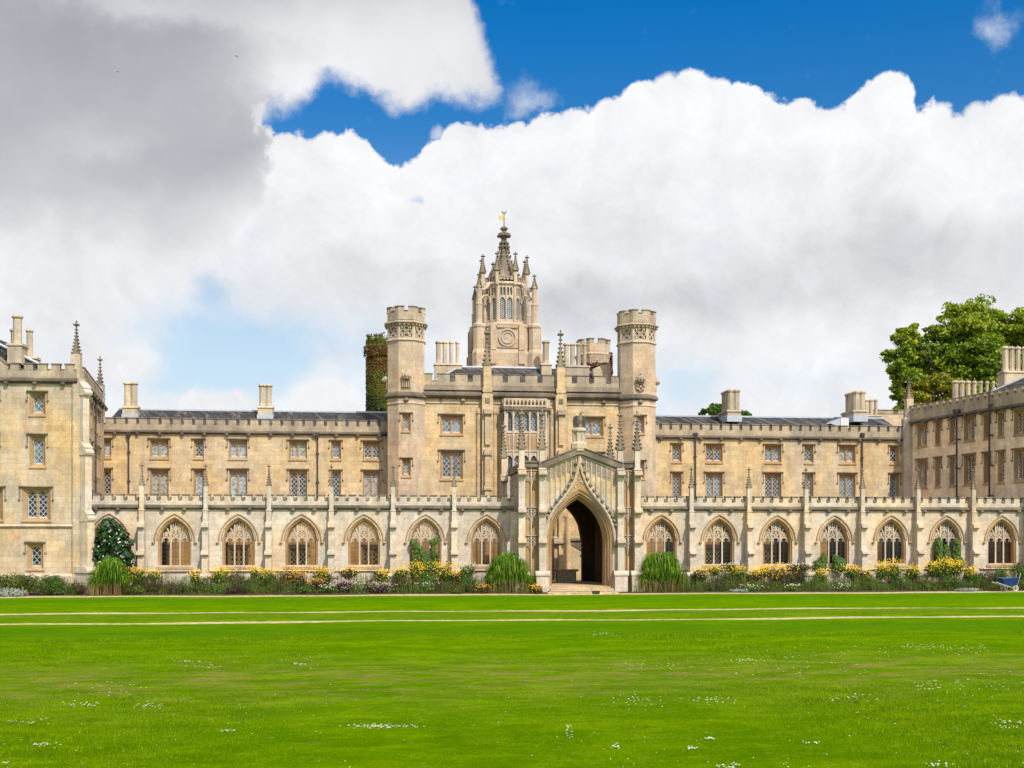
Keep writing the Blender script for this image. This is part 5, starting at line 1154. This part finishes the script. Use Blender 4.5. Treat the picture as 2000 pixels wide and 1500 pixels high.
m.build('crocket', M_crk, sp)
m = MB(); m.tube([(tx, YT, Z(442)), (tx, YT, Z(414))], .045, 6, .03); v = m.build('vane_rod', M_iron, lt)
m = MB(); vx, vz = tx - .22, Z(425.5); m.slab([(vx + (.13 if k % 2 else .30) * math.cos(k * math.pi / 12), vz + (.13 if k % 2 else .30) * math.sin(k * math.pi / 12)) for k in range(24)], YT - .03, YT + .03)
m.tube([(tx, YT, vz), (tx + .4, YT, vz)], .025, 5); m.build('gilded_sun', M_gold, v)
m = MB(); m.tube([(tx + .16 * math.cos(t), YT, Z(413) + .17 * math.sin(t)) for t in [math.pi * (1.0 - .08) + math.pi * 1.16 * i / 8 for i in range(9)]], .05, 5); m.build('crescent', M_crk, v)
# ---------------------------------------------------------------- planting
def blob_leaves(m, c, rx, ry, rz, n, s, shell=.5, up=.35, rr=(0, 1), droop=0):
    for i in range(n):
        d = rvec(); k = (shell + (1 - shell) * rnd.random()) * (1 + .18 * math.sin(d.x * 7 + c[0] * 3) * math.sin(d.z * 8 + c[1]))
        p = (c[0] + d.x * rx * k, c[1] + d.y * ry * k, c[2] + d.z * rz * k)
        leaf(m, p, d + Vector((0, 0, up)) + rvec() * .9, s * rnd.uniform(.6, 1.3), rnd.uniform(*rr))
def stems(m, n, x, y, rx, ry, z0, h, lean=.3, w=.012):
    for i in range(n):
        bx, by = x + rnd.uniform(-rx, rx), y + rnd.uniform(-ry, ry); hh = h * rnd.uniform(.6, 1.05); l = rnd.uniform(-lean, lean)
        a = rnd.random() * 3.14; k = len(m.v); m.v += [(bx - w * math.cos(a), by - w * math.sin(a), z0), (bx + w * math.cos(a), by + w * math.sin(a), z0), (bx + l * hh + w * .5, by, z0 + hh), (bx + l * hh - w * .5, by, z0 + hh)]
        m.f.append((k, k + 1, k + 2, k + 3)); m.r.append(rnd.random())
YF = 72.2
def reed(px, w, h, label, n=1500, Y=YF):
    x = PX(px, Y); rx = w / 2 / (2185 / Y); hz = h / (2185 / Y); m, d = MB(), MB()
    for i in range(n):
        t = rnd.uniform(-1, 1); a = rnd.random() * 6.283; dep = rnd.uniform(-1, 1); bx, by = x + t * rx * .70, Y + dep * .6
        top = hz * max(.25, (1 - abs(t) ** 3.2) * (1 - .25 * dep * dep)) ** .6 * rnd.uniform(.55, 1.06) * (1 + .04 * math.sin(x + t * 5)); out = rnd.uniform(.25, .75); dirx, diry = math.cos(a) * .8 + t * .5, math.sin(a) * .8 - .3
        fall = rnd.uniform(.05, .34); br_ = rnd.uniform(0, .72); P_ = []
        for j in range(7):
            s = j / 6; zz = .1 + top * (1.0 - (1 - s / .66) ** 2 if s < .66 else 1 - fall * ((s - .66) / .34) ** 1.6); P_.append(Vector((bx + dirx * out * s ** 2.2, by + diry * out * s ** 2.2, zz)))
        q = Vector((diry, -dirx, 0)); q = (q.normalized() + Vector((.6, 0, 0))).normalized() * rnd.uniform(.016, .034)
        for j in range(1 if rnd.random() < .5 else 2, 6):
            k = len(m.v); wa, wb = (1 - (j / 6.3) ** 2), (1 - ((j + 1) / 6.3) ** 2)
            m.v += [tuple(P_[j] - q * wa), tuple(P_[j] + q * wa), tuple(P_[j + 1] + q * wb), tuple(P_[j + 1] - q * wb)]; m.f.append((k, k + 1, k + 2, k + 3)); m.r.append(min(1, br_ + .3 * j / 6))
    stems(d, 260, x, Y - .25, rx * .78, .4, .05, hz * .42, .10, .016)
    r = thing('reed_grass', label, 'grass clump', (x, Y, 0), 'tall reed grasses in the border'); o = m.build('blades', L_grass); setp(o, r); o = d.build('dry_stalks', L_straw); setp(o, r)
reed(216, 88, 66, 'bright green reed grass with straw stalks at the foot of the white-flowered shrub', 1900, 72.0)
reed(993, 118, 74, 'tall green reed grass clump immediately left of the porch steps', 3000, 72.0)
reed(1290, 118, 76, 'tall green reed grass clump immediately right of the porch steps', 3000, 72.0)
def shrub(name, label, cat, mat, blobs, s, stem=None, flowers=None, group=None):
    m = MB(); x0 = y0 = None
    for (px, py, rx, rz, Y, n) in blobs:
        x, z = P(px, py, Y); k = 2185 / Y
        if x0 is None: x0, y0 = x, Y
        blob_leaves(m, (x, Y, max(z, .12)), rx / k, min(rx / k, 1.0) * .8, rz / k, n, s)
    r = thing(name, label, cat, (x0, y0, 0), group); o = m.build('foliage', mat); setp(o, r)
    if stem:
        m = MB(); stems(m, stem, x0, y0, blobs[0][2] / 30 * .7, .3, .05, max(.5, P(0, blobs[0][1], y0)[1]), .25, .015); o = m.build('stems', L_brown); setp(o, r)
    if flowers:
        fm, cnt, fs, Lb = flowers; m = MB()
        for (px, py, rx, rz, Y) in Lb:
            x, z = P(px, py, Y); k = 2185 / Y
            for i in range(cnt):
                q_ = rnd.gauss(0, .42); c = Vector((x + rnd.gauss(0, .7) * rx / k + .12 * math.sin(i * .9), Y - .15 + rnd.uniform(-.35, .35), z + (q_ * 1.15 + .35 - .5 * abs(q_) + .25 * math.sin(i * .37)) * rz / k))
                nv = Vector((rnd.uniform(-.5, .5), -1, rnd.uniform(.1, 1.0))); rr = rnd.random()
                leaf(m, c, nv, fs * rnd.uniform(.7, 1.2), rr, 1.0); 
                if fs > .2: leaf(m, c + Vector((0, -.01, .01)), nv + rvec() * .4, fs * .8, rr, 1.0)
        o = m.build('blooms', fm); setp(o, r)
    return r
# big individual plants
m = MB(); k = 2185 / 73.2
r = thing('flowering_shrub', 'tall dark glossy shrub dotted with a few white flowers filling the leftmost cloister arch', 'shrub', (PX(216, 73.2), 73.2, 0))
for px, py, rx, rz, n in ((217, 1092, 42, 34, 3000), (219, 1062, 38, 32, 2800), (216, 1040, 26, 24, 1500), (213, 1026, 15, 14, 600), (240, 1085, 20, 26, 700), (192, 1085, 16, 30, 700)):
    x, z = P(px, py, 73.2); blob_leaves(m, (x, 73.2, z), rx / k, .85, rz / k, n, .13, .55, .6)
o = m.build('foliage', L_dark); setp(o, r); m = MB(); f = MB()
for i in range(34):
    a = rnd.uniform(0, 1); py = 1034 + 76 * a; hw = 14 + 26 * min(1, a * 1.8); x, z = P(218 + rnd.uniform(-1, 1) * hw, py, 72.35); leaf(f, (x, 72.3 + rnd.uniform(0, .25), z), Vector((rnd.uniform(-.6, .6), -1, .5)), rnd.uniform(.035, .085), rnd.random(), .5)
o = f.build('blooms', F_white); setp(o, r)
for i in range(3): m.tube([(PX(212 + 5 * i, 73.3), 73.3, 0), (PX(208 + 8 * i, 73.2), 73.2, 2.4)], .05, 5)
o = m.build('stem', M_bark); setp(o, r)
shrub('garden_shrub', 'loose grey-green shrub against the wing wall at the far left edge', 'shrub', L_olive, [(28, 1138, 34, 20, 71.9, 1500), (55, 1140, 20, 20, 71.9, 800), (5, 1142, 25, 18, 71.9, 700)], .07, 60)
shrub('garden_shrub', 'rounded mid-green shrub beneath the lowest window of the left wing', 'shrub', L_bush, [(97, 1144, 31, 22, 71.8, 2600), (110, 1140, 20, 17, 71.6, 900)], .055, 20)
shrub('silver_shrub', 'low silvery-grey mound at the front of the bed in the bottom left', 'shrub', L_silver, [(14, 1158, 38, 11, 71.2, 2200), (38, 1160, 16, 8, 71.1, 600)], .045)
shrub('garden_shrub', 'small dark shrub between the wing corner and the leftmost reed grass', 'shrub', L_brown, [(150, 1150, 20, 14, 71.9, 900)], .05, 30)
def climber(label, mat, segs, s, group=None):
    m = MB(); st = MB(); x0 = None
    for (px, py, rx, rz, n) in segs:
        x, z = P(px, py, 74.0); k = 2185 / 74.0; x0 = x if x0 is None else x0
        for i in range(n):
            d = rvec(); leaf(m, (x + d.x * rx / k, 73.95 + d.y * .18, z + d.z * rz / k), Vector((rnd.uniform(-.5, .5), -1, rnd.uniform(0, 1))), s * rnd.uniform(.6, 1.3), rnd.random(), .8)
        st.tube([(x0 + rnd.uniform(-.1, .1), 74.0, .1), ((x0 + x) / 2, 73.95, max(.3, z * .5)), (x, 73.95, z)], .022, 4)
    r = thing('climbing_plant', label, 'climber', (x0, 74, 0), group); o = m.build('foliage', mat); setp(o, r); o = st.build('stem', M_bark); setp(o, r)
climber('vine climbing the tracery of the second arch left of the porch', L_bush, [(832, 1105, 22, 10, 420), (812, 1095, 6, 16, 200), (812, 1072, 6, 12, 130), (806, 1060, 5, 7, 70), (818, 1070, 6, 5, 60), (830, 1092, 8, 14, 260), (845, 1060, 8, 6, 130), (852, 1056, 6, 5, 80), (846, 1078, 5, 14, 130), (852, 1095, 5, 16, 120), (824, 1080, 5, 6, 60)], .075)
climber('light green climber on the left edge of the fourth arch right of the porch', L_bush, [(1600, 1106, 14, 9, 300), (1609, 1092, 6, 14, 160), (1596, 1100, 8, 6, 120)], .075)
climber('dark round climber at the foot of the fourth arch right of the porch', L_bush, [(1639, 1103, 13, 14, 520), (1632, 1092, 6, 9, 120)], .075)
climber('ivy growing up inside the sixth arch right of the porch', L_bush, [(1845, 1104, 26, 11, 900), (1833, 1075, 7, 26, 420), (1848, 1085, 7, 22, 350), (1867, 1075, 6, 24, 300), (1872, 1098, 10, 10, 260), (1822, 1105, 10, 8, 200)], .085)
# flowering perennials: species, position, size; each plant its own object
def where(px):
    L_ = [(213, 'the leftmost'), (341, 'the second'), (466, 'the third'), (589, 'the fourth'), (711, 'the fifth'), (831, 'the sixth'), (950, 'the seventh')]
    R_ = [(1292, 'the first'), (1405, 'the second'), (1518, 'the third'), (1630, 'the fourth'), (1741, 'the fifth'), (1849, 'the sixth'), (1957, 'the seventh')]
    q, side = (L_, 'arch of the left screen') if px < 1060 else (R_, 'arch of the right screen')
    c = min(q, key=lambda t: abs(t[0] - px)); d_ = px - c[0]
    pos = 'under' if abs(d_) < 16 else ('left of' if d_ < -40 else 'right of' if d_ > 40 else ('just left of' if d_ < 0 else 'just right of'))
    return f'{pos} {c[1]} {side}'
used = set()
def plant(kind, px, py, w, h, Y, desc):
    lab = f'{desc} {where(px)}'; alt = ['taller ', 'lower ', 'broader ', 'narrower ']
    base = lab; i = 0
    while lab in used: lab = alt[i] + base; i += 1
    used.add(lab)
    K = dict(yellow=(L_bush, F_yel, 85, .036), gold=(L_brown, F_yel, 80, .034), orange=(L_brown, F_ora, 70, .036), pink=(L_purple, F_pink, 110, .03), white=(L_bush, F_white, 50, .028), purple=(L_purple, None, 0, 0),
             brown=(L_brown, None, 0, 0), green=(L_bush, None, 0, 0), olive=(L_olive, None, 0, 0), blue=(L_dark, F_blue, 120, .034), silver=(L_silver, None, 0, 0), straw=(L_brown, F_white, 40, .03))[kind]
    n = int(min(1500, 1.15 * w * h)); fl = None
    if K[1]: fl = (K[1], int(K[2] * max(.5, w * h / 500)), K[3], [(px, py - h * (.22 if kind in ('yellow', 'gold', 'orange') else .15), w * .56, h * .42, Y - .2)])
    shrub('flowering_plant' if K[1] else 'border_plant', lab, 'plant', K[0], [(px, py + h * .10, w * .55, h * .5, Y, n), (px + rnd.uniform(-.3, .3) * w, py + h * .3, w * .4, h * .4, Y - .2, n // 3)], .05 if kind not in ('brown', 'purple') else .04, int(w * .9), fl)
PL = [('yellow', 268, 1122, 30, 26, 73.2), ('yellow', 302, 1124, 26, 20, 73.3), ('brown', 300, 1143, 50, 30, 72.2), ('yellow', 382, 1130, 20, 30, 73.0), ('olive', 262, 1150, 36, 20, 71.6), ('purple', 345, 1147, 44, 28, 72.0), ('brown', 390, 1145, 30, 30, 72.2),
      ('green', 424, 1148, 26, 18, 71.9), ('yellow', 432, 1124, 36, 30, 73.1), ('brown', 462, 1130, 34, 38, 72.8), ('purple', 466, 1148, 44, 26, 71.8), ('olive', 496, 1136, 34, 34, 72.6), ('yellow', 520, 1124, 34, 28, 73.1), ('yellow', 497, 1118, 16, 20, 73.2),
      ('brown', 548, 1138, 26, 28, 72.3), ('orange', 580, 1130, 40, 38, 72.7), ('green', 592, 1152, 30, 16, 71.5), ('brown', 560, 1122, 30, 24, 73.1), ('yellow', 628, 1122, 36, 26, 73.1), ('orange', 618, 1140, 22, 20, 72.3), ('white', 640, 1148, 34, 14, 71.7),
      ('pink', 672, 1144, 36, 24, 71.9), ('gold', 682, 1118, 34, 20, 73.2), ('pink', 742, 1148, 42, 22, 71.8), ('purple', 722, 1140, 26, 22, 72.3), ('yellow', 748, 1126, 24, 24, 73.1), ('brown', 736, 1122, 20, 22, 73.0),
      ('brown', 782, 1134, 44, 40, 72.4), ('yellow', 784, 1118, 30, 18, 73.2), ('yellow', 812, 1118, 30, 34, 73.0), ('yellow', 866, 1118, 34, 34, 73.0), ('green', 836, 1130, 34, 34, 72.8), ('white', 828, 1146, 22, 20, 72.0), ('gold', 890, 1126, 30, 26, 72.9), ('brown', 862, 1146, 36, 26, 72.0),
      ('white', 914, 1112, 30, 28, 73.0), ('green', 912, 1136, 36, 34, 72.4), ('brown', 922, 1148, 34, 24, 71.9), ('orange', 945, 1150, 22, 16, 71.5), ('olive', 893, 1152, 30, 14, 71.5), ('gold', 1050, 1150, 20, 18, 71.3),
      ('gold', 1366, 1122, 32, 26, 73.0), ('yellow', 1394, 1114, 24, 18, 73.2), ('purple', 1388, 1142, 56, 34, 72.2), ('yellow', 1440, 1120, 40, 26, 73.1), ('olive', 1424, 1134, 32, 36, 72.6), ('gold', 1474, 1124, 34, 28, 73.0), ('white', 1463, 1148, 32, 14, 71.7), ('yellow', 1494, 1116, 26, 22, 73.1),
      ('gold', 1520, 1122, 44, 34, 72.9), ('white', 1545, 1147, 26, 14, 71.7), ('brown', 1556, 1122, 40, 36, 72.8), ('olive', 1510, 1143, 44, 26, 72.2), ('yellow', 1604, 1124, 26, 24, 73.0), ('olive', 1590, 1142, 34, 30, 72.2), ('white', 1646, 1148, 30, 20, 71.9), ('yellow', 1662, 1116, 30, 24, 73.1),
      ('silver', 1440, 1154, 40, 8, 71.3), ('gold', 1690, 1122, 26, 24, 73.0), ('yellow', 1724, 1114, 28, 30, 73.0), ('yellow', 1744, 1112, 30, 34, 72.9), ('olive', 1704, 1140, 44, 32, 72.2), ('yellow', 1782, 1118, 34, 26, 73.0), ('green', 1752, 1136, 36, 28, 72.4),
      ('olive', 1806, 1142, 42, 30, 72.0), ('yellow', 1826, 1112, 32, 28, 73.0), ('yellow', 1846, 1106, 28, 30, 72.9), ('yellow', 1868, 1110, 28, 28, 73.0), ('green', 1856, 1136, 44, 32, 72.2), ('yellow', 1896, 1122, 30, 28, 73.0), ('brown', 1926, 1124, 42, 40, 72.6), ('green', 1952, 1122, 30, 38, 72.8),
      ('silver', 1890, 1153, 50, 9, 71.3), ('straw', 1560, 1106, 50, 14, 73.4), ('straw', 1425, 1106, 40, 14, 73.4), ('brown', 1905, 1146, 40, 24, 71.9), ('green', 1990, 1112, 34, 50, 73.0), ('brown', 1985, 1142, 34, 30, 72.2)]
DS = dict(yellow='yellow daisy-flowered clump', gold='golden-brown flowering clump', orange='orange-flecked bushy plant', pink='mauve-pink flowering mound', white='cream-white flowering plant', purple='dark purple-leaved mound', brown='brown seed-headed plant', green='leafy green plant',
          olive='olive-green bushy plant', blue='grey-blue flowering clump', silver='low silver-leaved mat', straw='pale wispy plant')
for k_, px, py, w, h, Y in PL: plant(k_, px, py, w, h, Y, DS[k_])
def cover(n, mat, name, lab, hmul, ph, y0, y1, sz):
    m = MB()
    for i in range(n):
        px = rnd.uniform(125, 2080)
        if 1052 < px < 1228 or (150 < px < 262): continue
        Y = rnd.uniform(y0, y1); x = PX(px, Y); hh = hmul * (.55 + .28 * math.sin(x * 1.7 + ph) + .22 * math.sin(x * .63 + ph * 2) + .15 * math.sin(x * 4.1 + ph)) * (.45 + .75 * (Y - 71.1) / 2.2)
        if hh < .05: continue
        t = rnd.random() ** .8; leaf(m, (x + rnd.uniform(-.1, .1) * t, Y, .08 + t * hh), rvec() + Vector((0, -.3, .5)), rnd.uniform(.6, 1.3) * sz, rnd.random(), .45)
        if rnd.random() < .25:
            k = len(m.v); l = rnd.uniform(-.12, .12); m.v += [(x - .01, Y, .05), (x + .01, Y, .05), (x + l + .005, Y, hh * 1.12), (x + l - .005, Y, hh * 1.12)]; m.f.append((k, k + 1, k + 2, k + 3)); m.r.append(rnd.random())
    tag(m.build(name, mat), lab, 'ground cover', None, 'stuff')
cover(20000, L_olive, 'ground_cover', 'low olive-green mixed foliage filling the bed between the taller plants', 1.15, 0, 71.35, 73.6, .05)
cover(11000, L_brown, 'ground_cover', 'brown seed heads and stems mixed through the whole border', 1.25, 2.2, 71.5, 73.7, .04)
cover(16000, L_bush, 'ground_cover', 'fresh green low leaves along the border', 1.15, 4.1, 71.3, 73.3, .05)
# ---------------------------------------------------------------- lawn daisies
m = MB()
def daisy(x, y, s): m.v += [(x - s, y, .045), (x, y - s, .045), (x + s, y, .05), (x, y + s, .05)]; k = len(m.v) - 4; m.f.append((k, k + 1, k + 2, k + 3)); m.r.append(rnd.random())
def gpt(px, py): Y = 0; v = py - HOR; t = (H0 - .05) / v; return t * (SN * FPX + CS * (px - 1000)), t * (CS * FPX - SN * (px - 1000))
cl = [(735, 1417, 45, 4, 75), (802, 1418, 20, 4, 18), (450, 1426, 18, 3, 14), (160, 1374, 35, 6, 30), (85, 1453, 20, 3, 22), (370, 1291, 28, 2, 30), (582, 1296, 15, 2, 18), (300, 1378, 35, 6, 20), (50, 1408, 50, 6, 18), (1385, 1366, 60, 6, 30), (1260, 1368, 80, 12, 30), (1815, 1338, 30, 8, 26), (1800, 1262, 60, 8, 40),
      (1385, 1441, 12, 2, 14), (1585, 1450, 15, 3, 10), (1970, 1412, 30, 10, 24), (1890, 1268, 40, 10, 30), (1450, 1290, 60, 4, 24), (600, 1280, 60, 20, 18), (1650, 1362, 40, 8, 20), (1290, 1298, 80, 10, 30), (1180, 1237, 30, 3, 18), (400, 1302, 30, 4, 14), (200, 1345, 70, 14, 26), (1110, 1430, 8, 14, 16), (1205, 1455, 8, 8, 12), (1580, 1285, 200, 40, 60), (1920, 1330, 80, 30, 30), (1350, 1460, 12, 4, 12), (1420, 1495, 30, 6, 18), (1840, 1490, 30, 6, 12), (10, 1488, 10, 2, 6)]
for px, py, rx, ry, n in cl:
    for i in range(n):
        x, y = gpt(px + rnd.gauss(0, .5) * rx, max(1225, py + rnd.gauss(0, .5) * ry)); daisy(x, y, rnd.uniform(.012, .024) * (1 + max(0, y - 20) * .02))
for i in range(260):
    px, py = rnd.uniform(-100, 2100), 1230 + 280 * rnd.random() ** .8; x, y = gpt(px, py); daisy(x, y, rnd.uniform(.008, .015) * (1 + max(0, y - 20) * .02))
tag(m.build('daisies', F_white), 'tiny white daisies scattered through the lawn', 'daisies', None, 'stuff')

# grass blades standing up from the nearest part of the lawn
m = MB()
for i in range(160000):
    Y = 14.5 + 26 * rnd.random() ** 1.35
    if 26 < Y < 31.5 and rnd.random() < .8: continue
    x = rnd.uniform(PX(-60, Y), PX(2060, Y)); h = rnd.uniform(.018, .045) * (1 + (Y - 15) * .02); w = rnd.uniform(.003, .007) * (1 + (Y - 15) * .07); a = rnd.random() * 3.14; ca, sa = w * math.cos(a), w * math.sin(a); lx, ly = rnd.uniform(-.03, .03), rnd.uniform(-.03, .03)
    k = len(m.v); m.v += [(x - ca, Y - sa, -.02), (x + ca, Y + sa, -.02), (x + lx, Y + ly, h)]; m.f.append((k, k + 1, k + 2)); m.r.append(min(1, rnd.random() * .72 + (.28 if rnd.random() < .05 else 0)))
tag(m.build('grass', L_blade), 'short green grass blades of the mown lawn', 'grass', None, 'stuff')

# ---------------------------------------------------------------- trees
def tree(label, Y, trunk, blobs, s, mat=L_tree, name='broadleaf_tree', group=None, dens=1.0):
    px, py0 = trunk; x, z = P(px, py0, Y); r = thing(name, label, 'tree', (x, Y, 0), group); k = 2185 / Y
    m = MB(); m.tube([(x, Y, -.3), (x + .2, Y, z * .4), (x - .1, Y, z)], .55, 8, .32)
    for bx, by, br, n in blobs:
        X, Zz = P(bx, by, Y); yy = Y + rnd.uniform(-1.5, 1.5); mid = ((x + X) / 2 + rnd.uniform(-.4, .4), (Y + yy) / 2, (z + Zz) / 2 + .3)
        m.tube([(x, Y, z * .95), mid, (X, yy, Zz)], .16, 5, .03)
        for q in range(5):
            d = rvec(); m.tube([((mid[0] + X) / 2, (mid[1] + yy) / 2, (mid[2] + Zz) / 2), (X + d.x * br / k * .8, yy + d.y * br / k * .8, Zz + d.z * br / k * .8)], .05, 4, .015)
    o = m.build('trunk', M_bark); setp(o, r); m = MB()
    for bx, by, br, n in blobs:
        X, Zz = P(bx, by, Y); R_ = br / k; yy = Y + rnd.uniform(-.6, .6) * R_
        nc = max(4, int(n / 19 * dens)); b_r = rnd.uniform(-.12, .22)
        for c in range(nc):
            d = rvec(); kk = rnd.uniform(.35, 1.12); cc = Vector((X + d.x * R_ * kk, yy + d.y * R_ * kk, Zz + d.z * R_ * kk * .9)); cr = rnd.uniform(.35, .9) * R_ * .40 + .22; br_ = rnd.uniform(-.2, .2) + b_r
            for j in range(46):
                e = rvec() * (rnd.random() ** .5) * cr; leaf(m, cc + Vector((e.x, e.y, e.z * .6)), Vector((e.x, e.y, abs(e.z) + .4)) + rvec() * .9, s * rnd.uniform(.6, 1.25), .5 + br_ + rnd.uniform(-.3, .3), .7)
    o = m.build('crown', mat); setp(o, r)
B1 = [(1905, 690, 62, 2600), (1868, 640, 42, 1500), (1925, 620, 45, 1500), (1868, 612, 26, 500), (1850, 700, 44, 1400), (1800, 690, 34, 1000), (1776, 665, 24, 500), (1755, 700, 24, 560), (1738, 692, 14, 160), (1752, 730, 24, 560), (1775, 740, 26, 700), (1762, 775, 22, 460), (1748, 760, 14, 200), (1800, 740, 26, 700), (1765, 800, 22, 400), (1840, 660, 22, 420), (1965, 650, 40, 1300), (2000, 640, 40, 1300), (1950, 720, 50, 1500), (1990, 700, 40, 1200), (1860, 745, 40, 1100), (1910, 750, 40, 1100), (1765, 648, 14, 140), (1748, 662, 10, 80), (1785, 640, 12, 110), (1820, 648, 16, 200), (2040, 700, 60, 1600), (1830, 595, 0.1, 0)]
tree('large broad crowned tree turning yellow, behind the roof of the right wing', 112, (1880, 860), B1[:-1], .20)
B2 = [(1812, 775, 36, 1300), (1785, 790, 26, 700), (1840, 765, 32, 1000), (1870, 775, 30, 800), (1800, 755, 18, 400), (1825, 750, 18, 360), (1775, 805, 20, 420), (1835, 740, 16, 260)]
L_yel = leafm('yellowing_leaf', [(.08, .12, .008), (.20, .22, .012), (.36, .33, .02)])
tree('smaller yellow-green tree in front of the large tree, beside the right pinnacle', 104, (1815, 860), B2, .17, L_yel)
tree('dark green treetop peeping up left of the deep chimney on the right range', 110, (1398, 840), [(1398, 806, 18, 500), (1388, 800, 8, 100), (1408, 799, 8, 100), (1375, 808, 8, 60)], .2, L_bush)
tree('small dark treetop just right of the deep chimney on the right range', 110, (1455, 840), [(1455, 810, 9, 180), (1447, 808, 6, 60)], .16, L_bush)

# ---------------------------------------------------------------- wheelbarrow, grate, birds
M_bl = simple('blue_painted_steel', (.008, .035, .16), .4, 0, .12); M_galv = simple('galvanised_tube', (.5, .5, .5), .4, .5, .1); M_rub = simple('pale_tyre', (.5, .48, .44), .7)
wy = 70.45; wx = PX(1968, wy); z0 = .02; k = 1 / 29.3
r = thing('wheelbarrow', 'blue wheelbarrow parked on the path edge at the right, in front of the border', 'wheelbarrow', (wx, wy, 0)); m = MB()
bot = [(-.30, -.22, .42), (.42, -.22, .36), (.42, .22, .36), (-.30, .22, .42)]; tp = [(-.55, -.36, .86), (.62, -.36, .92), (.62, .36, .92), (-.55, .36, .86)]
for A_, B_ in ((bot, tp),):
    n = m.vs([(wx + a, wy + b, z0 + c) for a, b, c in A_ + B_]); m.f += [(n, n + 1, n + 2, n + 3), (n, n + 4, n + 5, n + 1), (n + 1, n + 5, n + 6, n + 2), (n + 2, n + 6, n + 7, n + 3), (n + 3, n + 7, n + 4, n)]
m.tube([(wx + a, wy + b, z0 + c) for a, b, c in tp], .02, 6, closed=True); m.build('tray', M_bl, r)
m = MB()
for s_ in (-1, 1): m.tube([(wx - .95, wy + s_ * .26, z0 + .62), (wx - .3, wy + s_ * .24, z0 + .40), (wx + .55, wy + s_ * .07, z0 + .20)], .022, 6); m.tube([(wx + .55, wy + s_ * .1, z0 + .20), (wx + .70, wy + s_ * .25, z0 + .92), (wx + .78, wy + s_ * .2, z0 + 1.2)], .018, 6)
m.build('frame', M_galv, r); m = MB()
for s_ in (-1, 1): m.tube([(wx - .35, wy + s_ * .25, z0 + .42), (wx - .28, wy + s_ * .28, z0), (wx - .12, wy + s_ * .27, z0 + .38)], .018, 6)
m.build('leg', M_galv, r)
m = MB(); m.tube([(wx + .55 + .16 * math.cos(t * .5236), wy, z0 + .20 + .16 * math.sin(t * .5236)) for t in range(12)], .05, 8, closed=True); w = m.build('wheel', M_rub, r)
m = MB(); m.lathe(wx + .55, wy, [(.10, z0 + .17), (.10, z0 + .23)], 8); m.tube([(wx + .55, wy - .12, z0 + .2), (wx + .55, wy + .12, z0 + .2)], .03, 6); m.build('hub', M_galv, w)
m = MB(); x = PX(1163, 70.6); m.box(x - .24, x + .24, 70.38, 70.5, .0, .17); m.box(x - .27, x + .27, 70.35, 70.53, .17, .19)
for i in range(5): m.box(x - .2 + i * .09, x - .17 + i * .09, 70.36, 70.38, .02, .16)
tag(m.build('drain_box', simple('dark_green_iron', (.012, .03, .022), .5)), 'small dark metal box on the path in front of the porch steps', 'box')
def bird(px, py, Y, s, lab):
    x, z = P(px, py, Y); m = MB(); m.lathe(x, Y, [(.01, z - .14 * s), (.05 * s, z - .08 * s), (.06 * s, z), (.04 * s, z + .1 * s), (.01, z + .14 * s)], 8)
    m.slab([(x, z + .06 * s), (x - .30 * s, z + .16 * s), (x - .42 * s, z + .06 * s), (x - .2 * s, z), (x, z - .05 * s)], Y - .01, Y + .012); m.slab([(x, z + .06 * s), (x, z - .05 * s), (x + .16 * s, z - .12 * s), (x + .3 * s, z - .26 * s), (x + .2 * s, z - .04 * s)], Y - .01, Y + .012)
    tag(m.build('bird', simple('dark_plumage', (.03, .03, .035), .7)), lab, 'bird')
bird(463, 110, 120, .55, 'small dark bird flying under the grey cloud, the higher one'); bird(230, 140, 130, .4, 'tiny dark bird flying at the upper left, the farther one')
